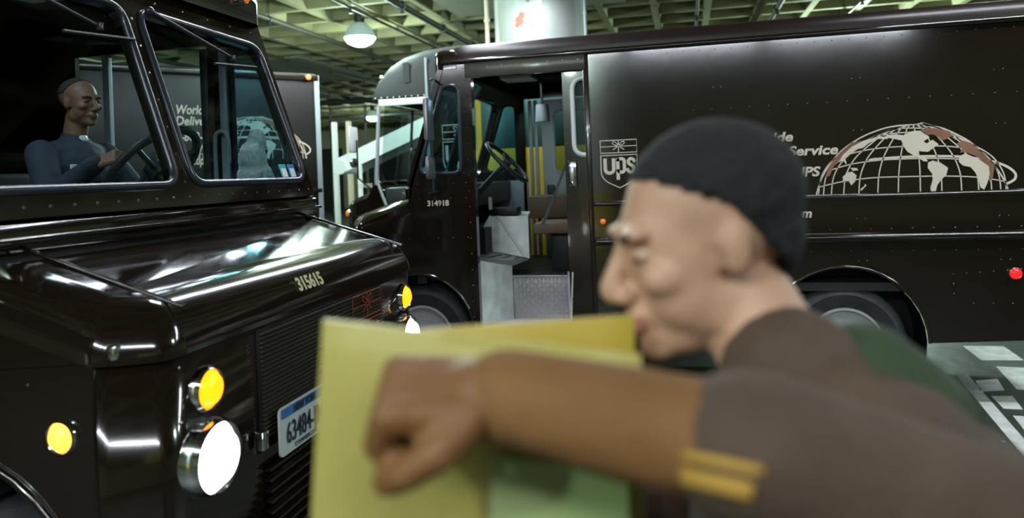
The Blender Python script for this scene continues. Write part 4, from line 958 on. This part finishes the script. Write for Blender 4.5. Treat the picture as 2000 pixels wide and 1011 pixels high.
# ---- driver in van A
DO = Vector((-2.93, 2.98, 1.385))
drv = tag(empty('person', DO, 0), 'driver in navy jacket gripping the wheel of the near van', 'person')
SKD = skin('skin_driver', (.30, .145, .09)); LIPD = mat('lip_driver', (.22, .09, .07), .5)
HD = Matrix.Translation((.05, 0, .79)) @ Matrix.Rotation(R(-8), 4, 'Z') @ Matrix.Rotation(R(2), 4, 'Y')
sL, eL, wL = Vector((.0, .19, .54)), Vector((.16, .27, .30)), Vector((.38, .12, .50))
sR, eR, wR = Vector((.0, -.19, .54)), Vector((.13, -.27, .33)), Vector((.335, -.225, .475))
body = head_prims(HD)+[('c', HD @ Vector((-.02, 0, -.06)), (.0, 0, .58), .052, .056), ('e', (0, 0, .42), (.11, .16, .18)), ('e', (0, 0, .18), (.11, .15, .17)), ('e', (0, 0, .52), (.08, .17, .06)),
      ('c', sL, eL, .043, .035), ('c', eL, wL, .035, .026), ('c', sR, eR, .043, .035), ('c', eR, wR, .035, .026)]
hd1 = hand_prims(wR, (.75, .15, .30), (-.2, -.75, .6), 1.08, (.9, 1.3, .8)); hd2 = hand_prims(wL, (.75, -.1, .2), (-.2, .3, .9), 1., (.9, 1.3, .8))
body += hd1+hd2
for s in (1, -1): body += [('c', (0, s*.09, .10), (.40, s*.12, .10), .075, .055), ('c', (.40, s*.12, .10), (.50, s*.12, -.36), .05, .036), ('c', (.50, s*.12, -.38), (.62, s*.12, -.40), .035, .03)]
blob('body', body, .0055, SKD, drv, 4)
face_details(HD, drv, (LIPD, SKD))
NAVY = mat('navy_jacket_cloth', (.030, .038, .062), .8, bump=.5, bscale=16, var=.2)
blob('jacket', [('e', (0, 0, .42), (.145, .20, .21)), ('e', (0, 0, .17), (.145, .19, .18)), ('e', (-.01, 0, .545), (.10, .20, .07)), ('c', (-.005, 0, .58), (.005, 0, .61), .070, .064), ('c', sL, eL, .068, .058), ('c', eL, wL, .056, .043), ('c', sR, eR, .068, .060), ('c', eR, wR, .060, .043)], .009, NAVY, drv, 4)
blob('trousers', [('e', (0, 0, .10), (.14, .18, .11))]+[q for s in (1, -1) for q in (('c', (0, s*.09, .10), (.40, s*.12, .10), .09, .07), ('c', (.40, s*.12, .10), (.50, s*.12, -.34), .07, .055))], .012, TR, drv, 3)
for s in (1, -1): blob('shoe', [('c', (.46, s*.12, -.41), (.64, s*.12, -.415), .042, .038), ('c', (.49, s*.12, -.40), (.50, s*.12, -.33), .045, .048)], .009, BLACK, drv, 3)
blob('undershirt', [('c', (.02, 0, .575), (.035, 0, .606), .046, .040)], .006, WHITE, drv, 2)
MB().box((.118, -.148, .44), (.128, -.108, .485), .003).done('name_badge', WHITE, drv)
hr = blob('short_hair', [('e', HD @ Vector((-.022, 0, .040)), (.097, .078, .084), HD.to_3x3())], .006, mat('cropped_grey_hair', (.05, .045, .04), .9), drv, 2)
Hi = HD.inverted(); hb = bmesh.new(); hb.from_mesh(hr.data)
bmesh.ops.delete(hb, geom=[v for v in hb.verts if (Hi @ v.co).z < .045+max(0, (Hi @ v.co).x+.02)*1.2], context='VERTS'); hb.to_mesh(hr.data); hb.free()
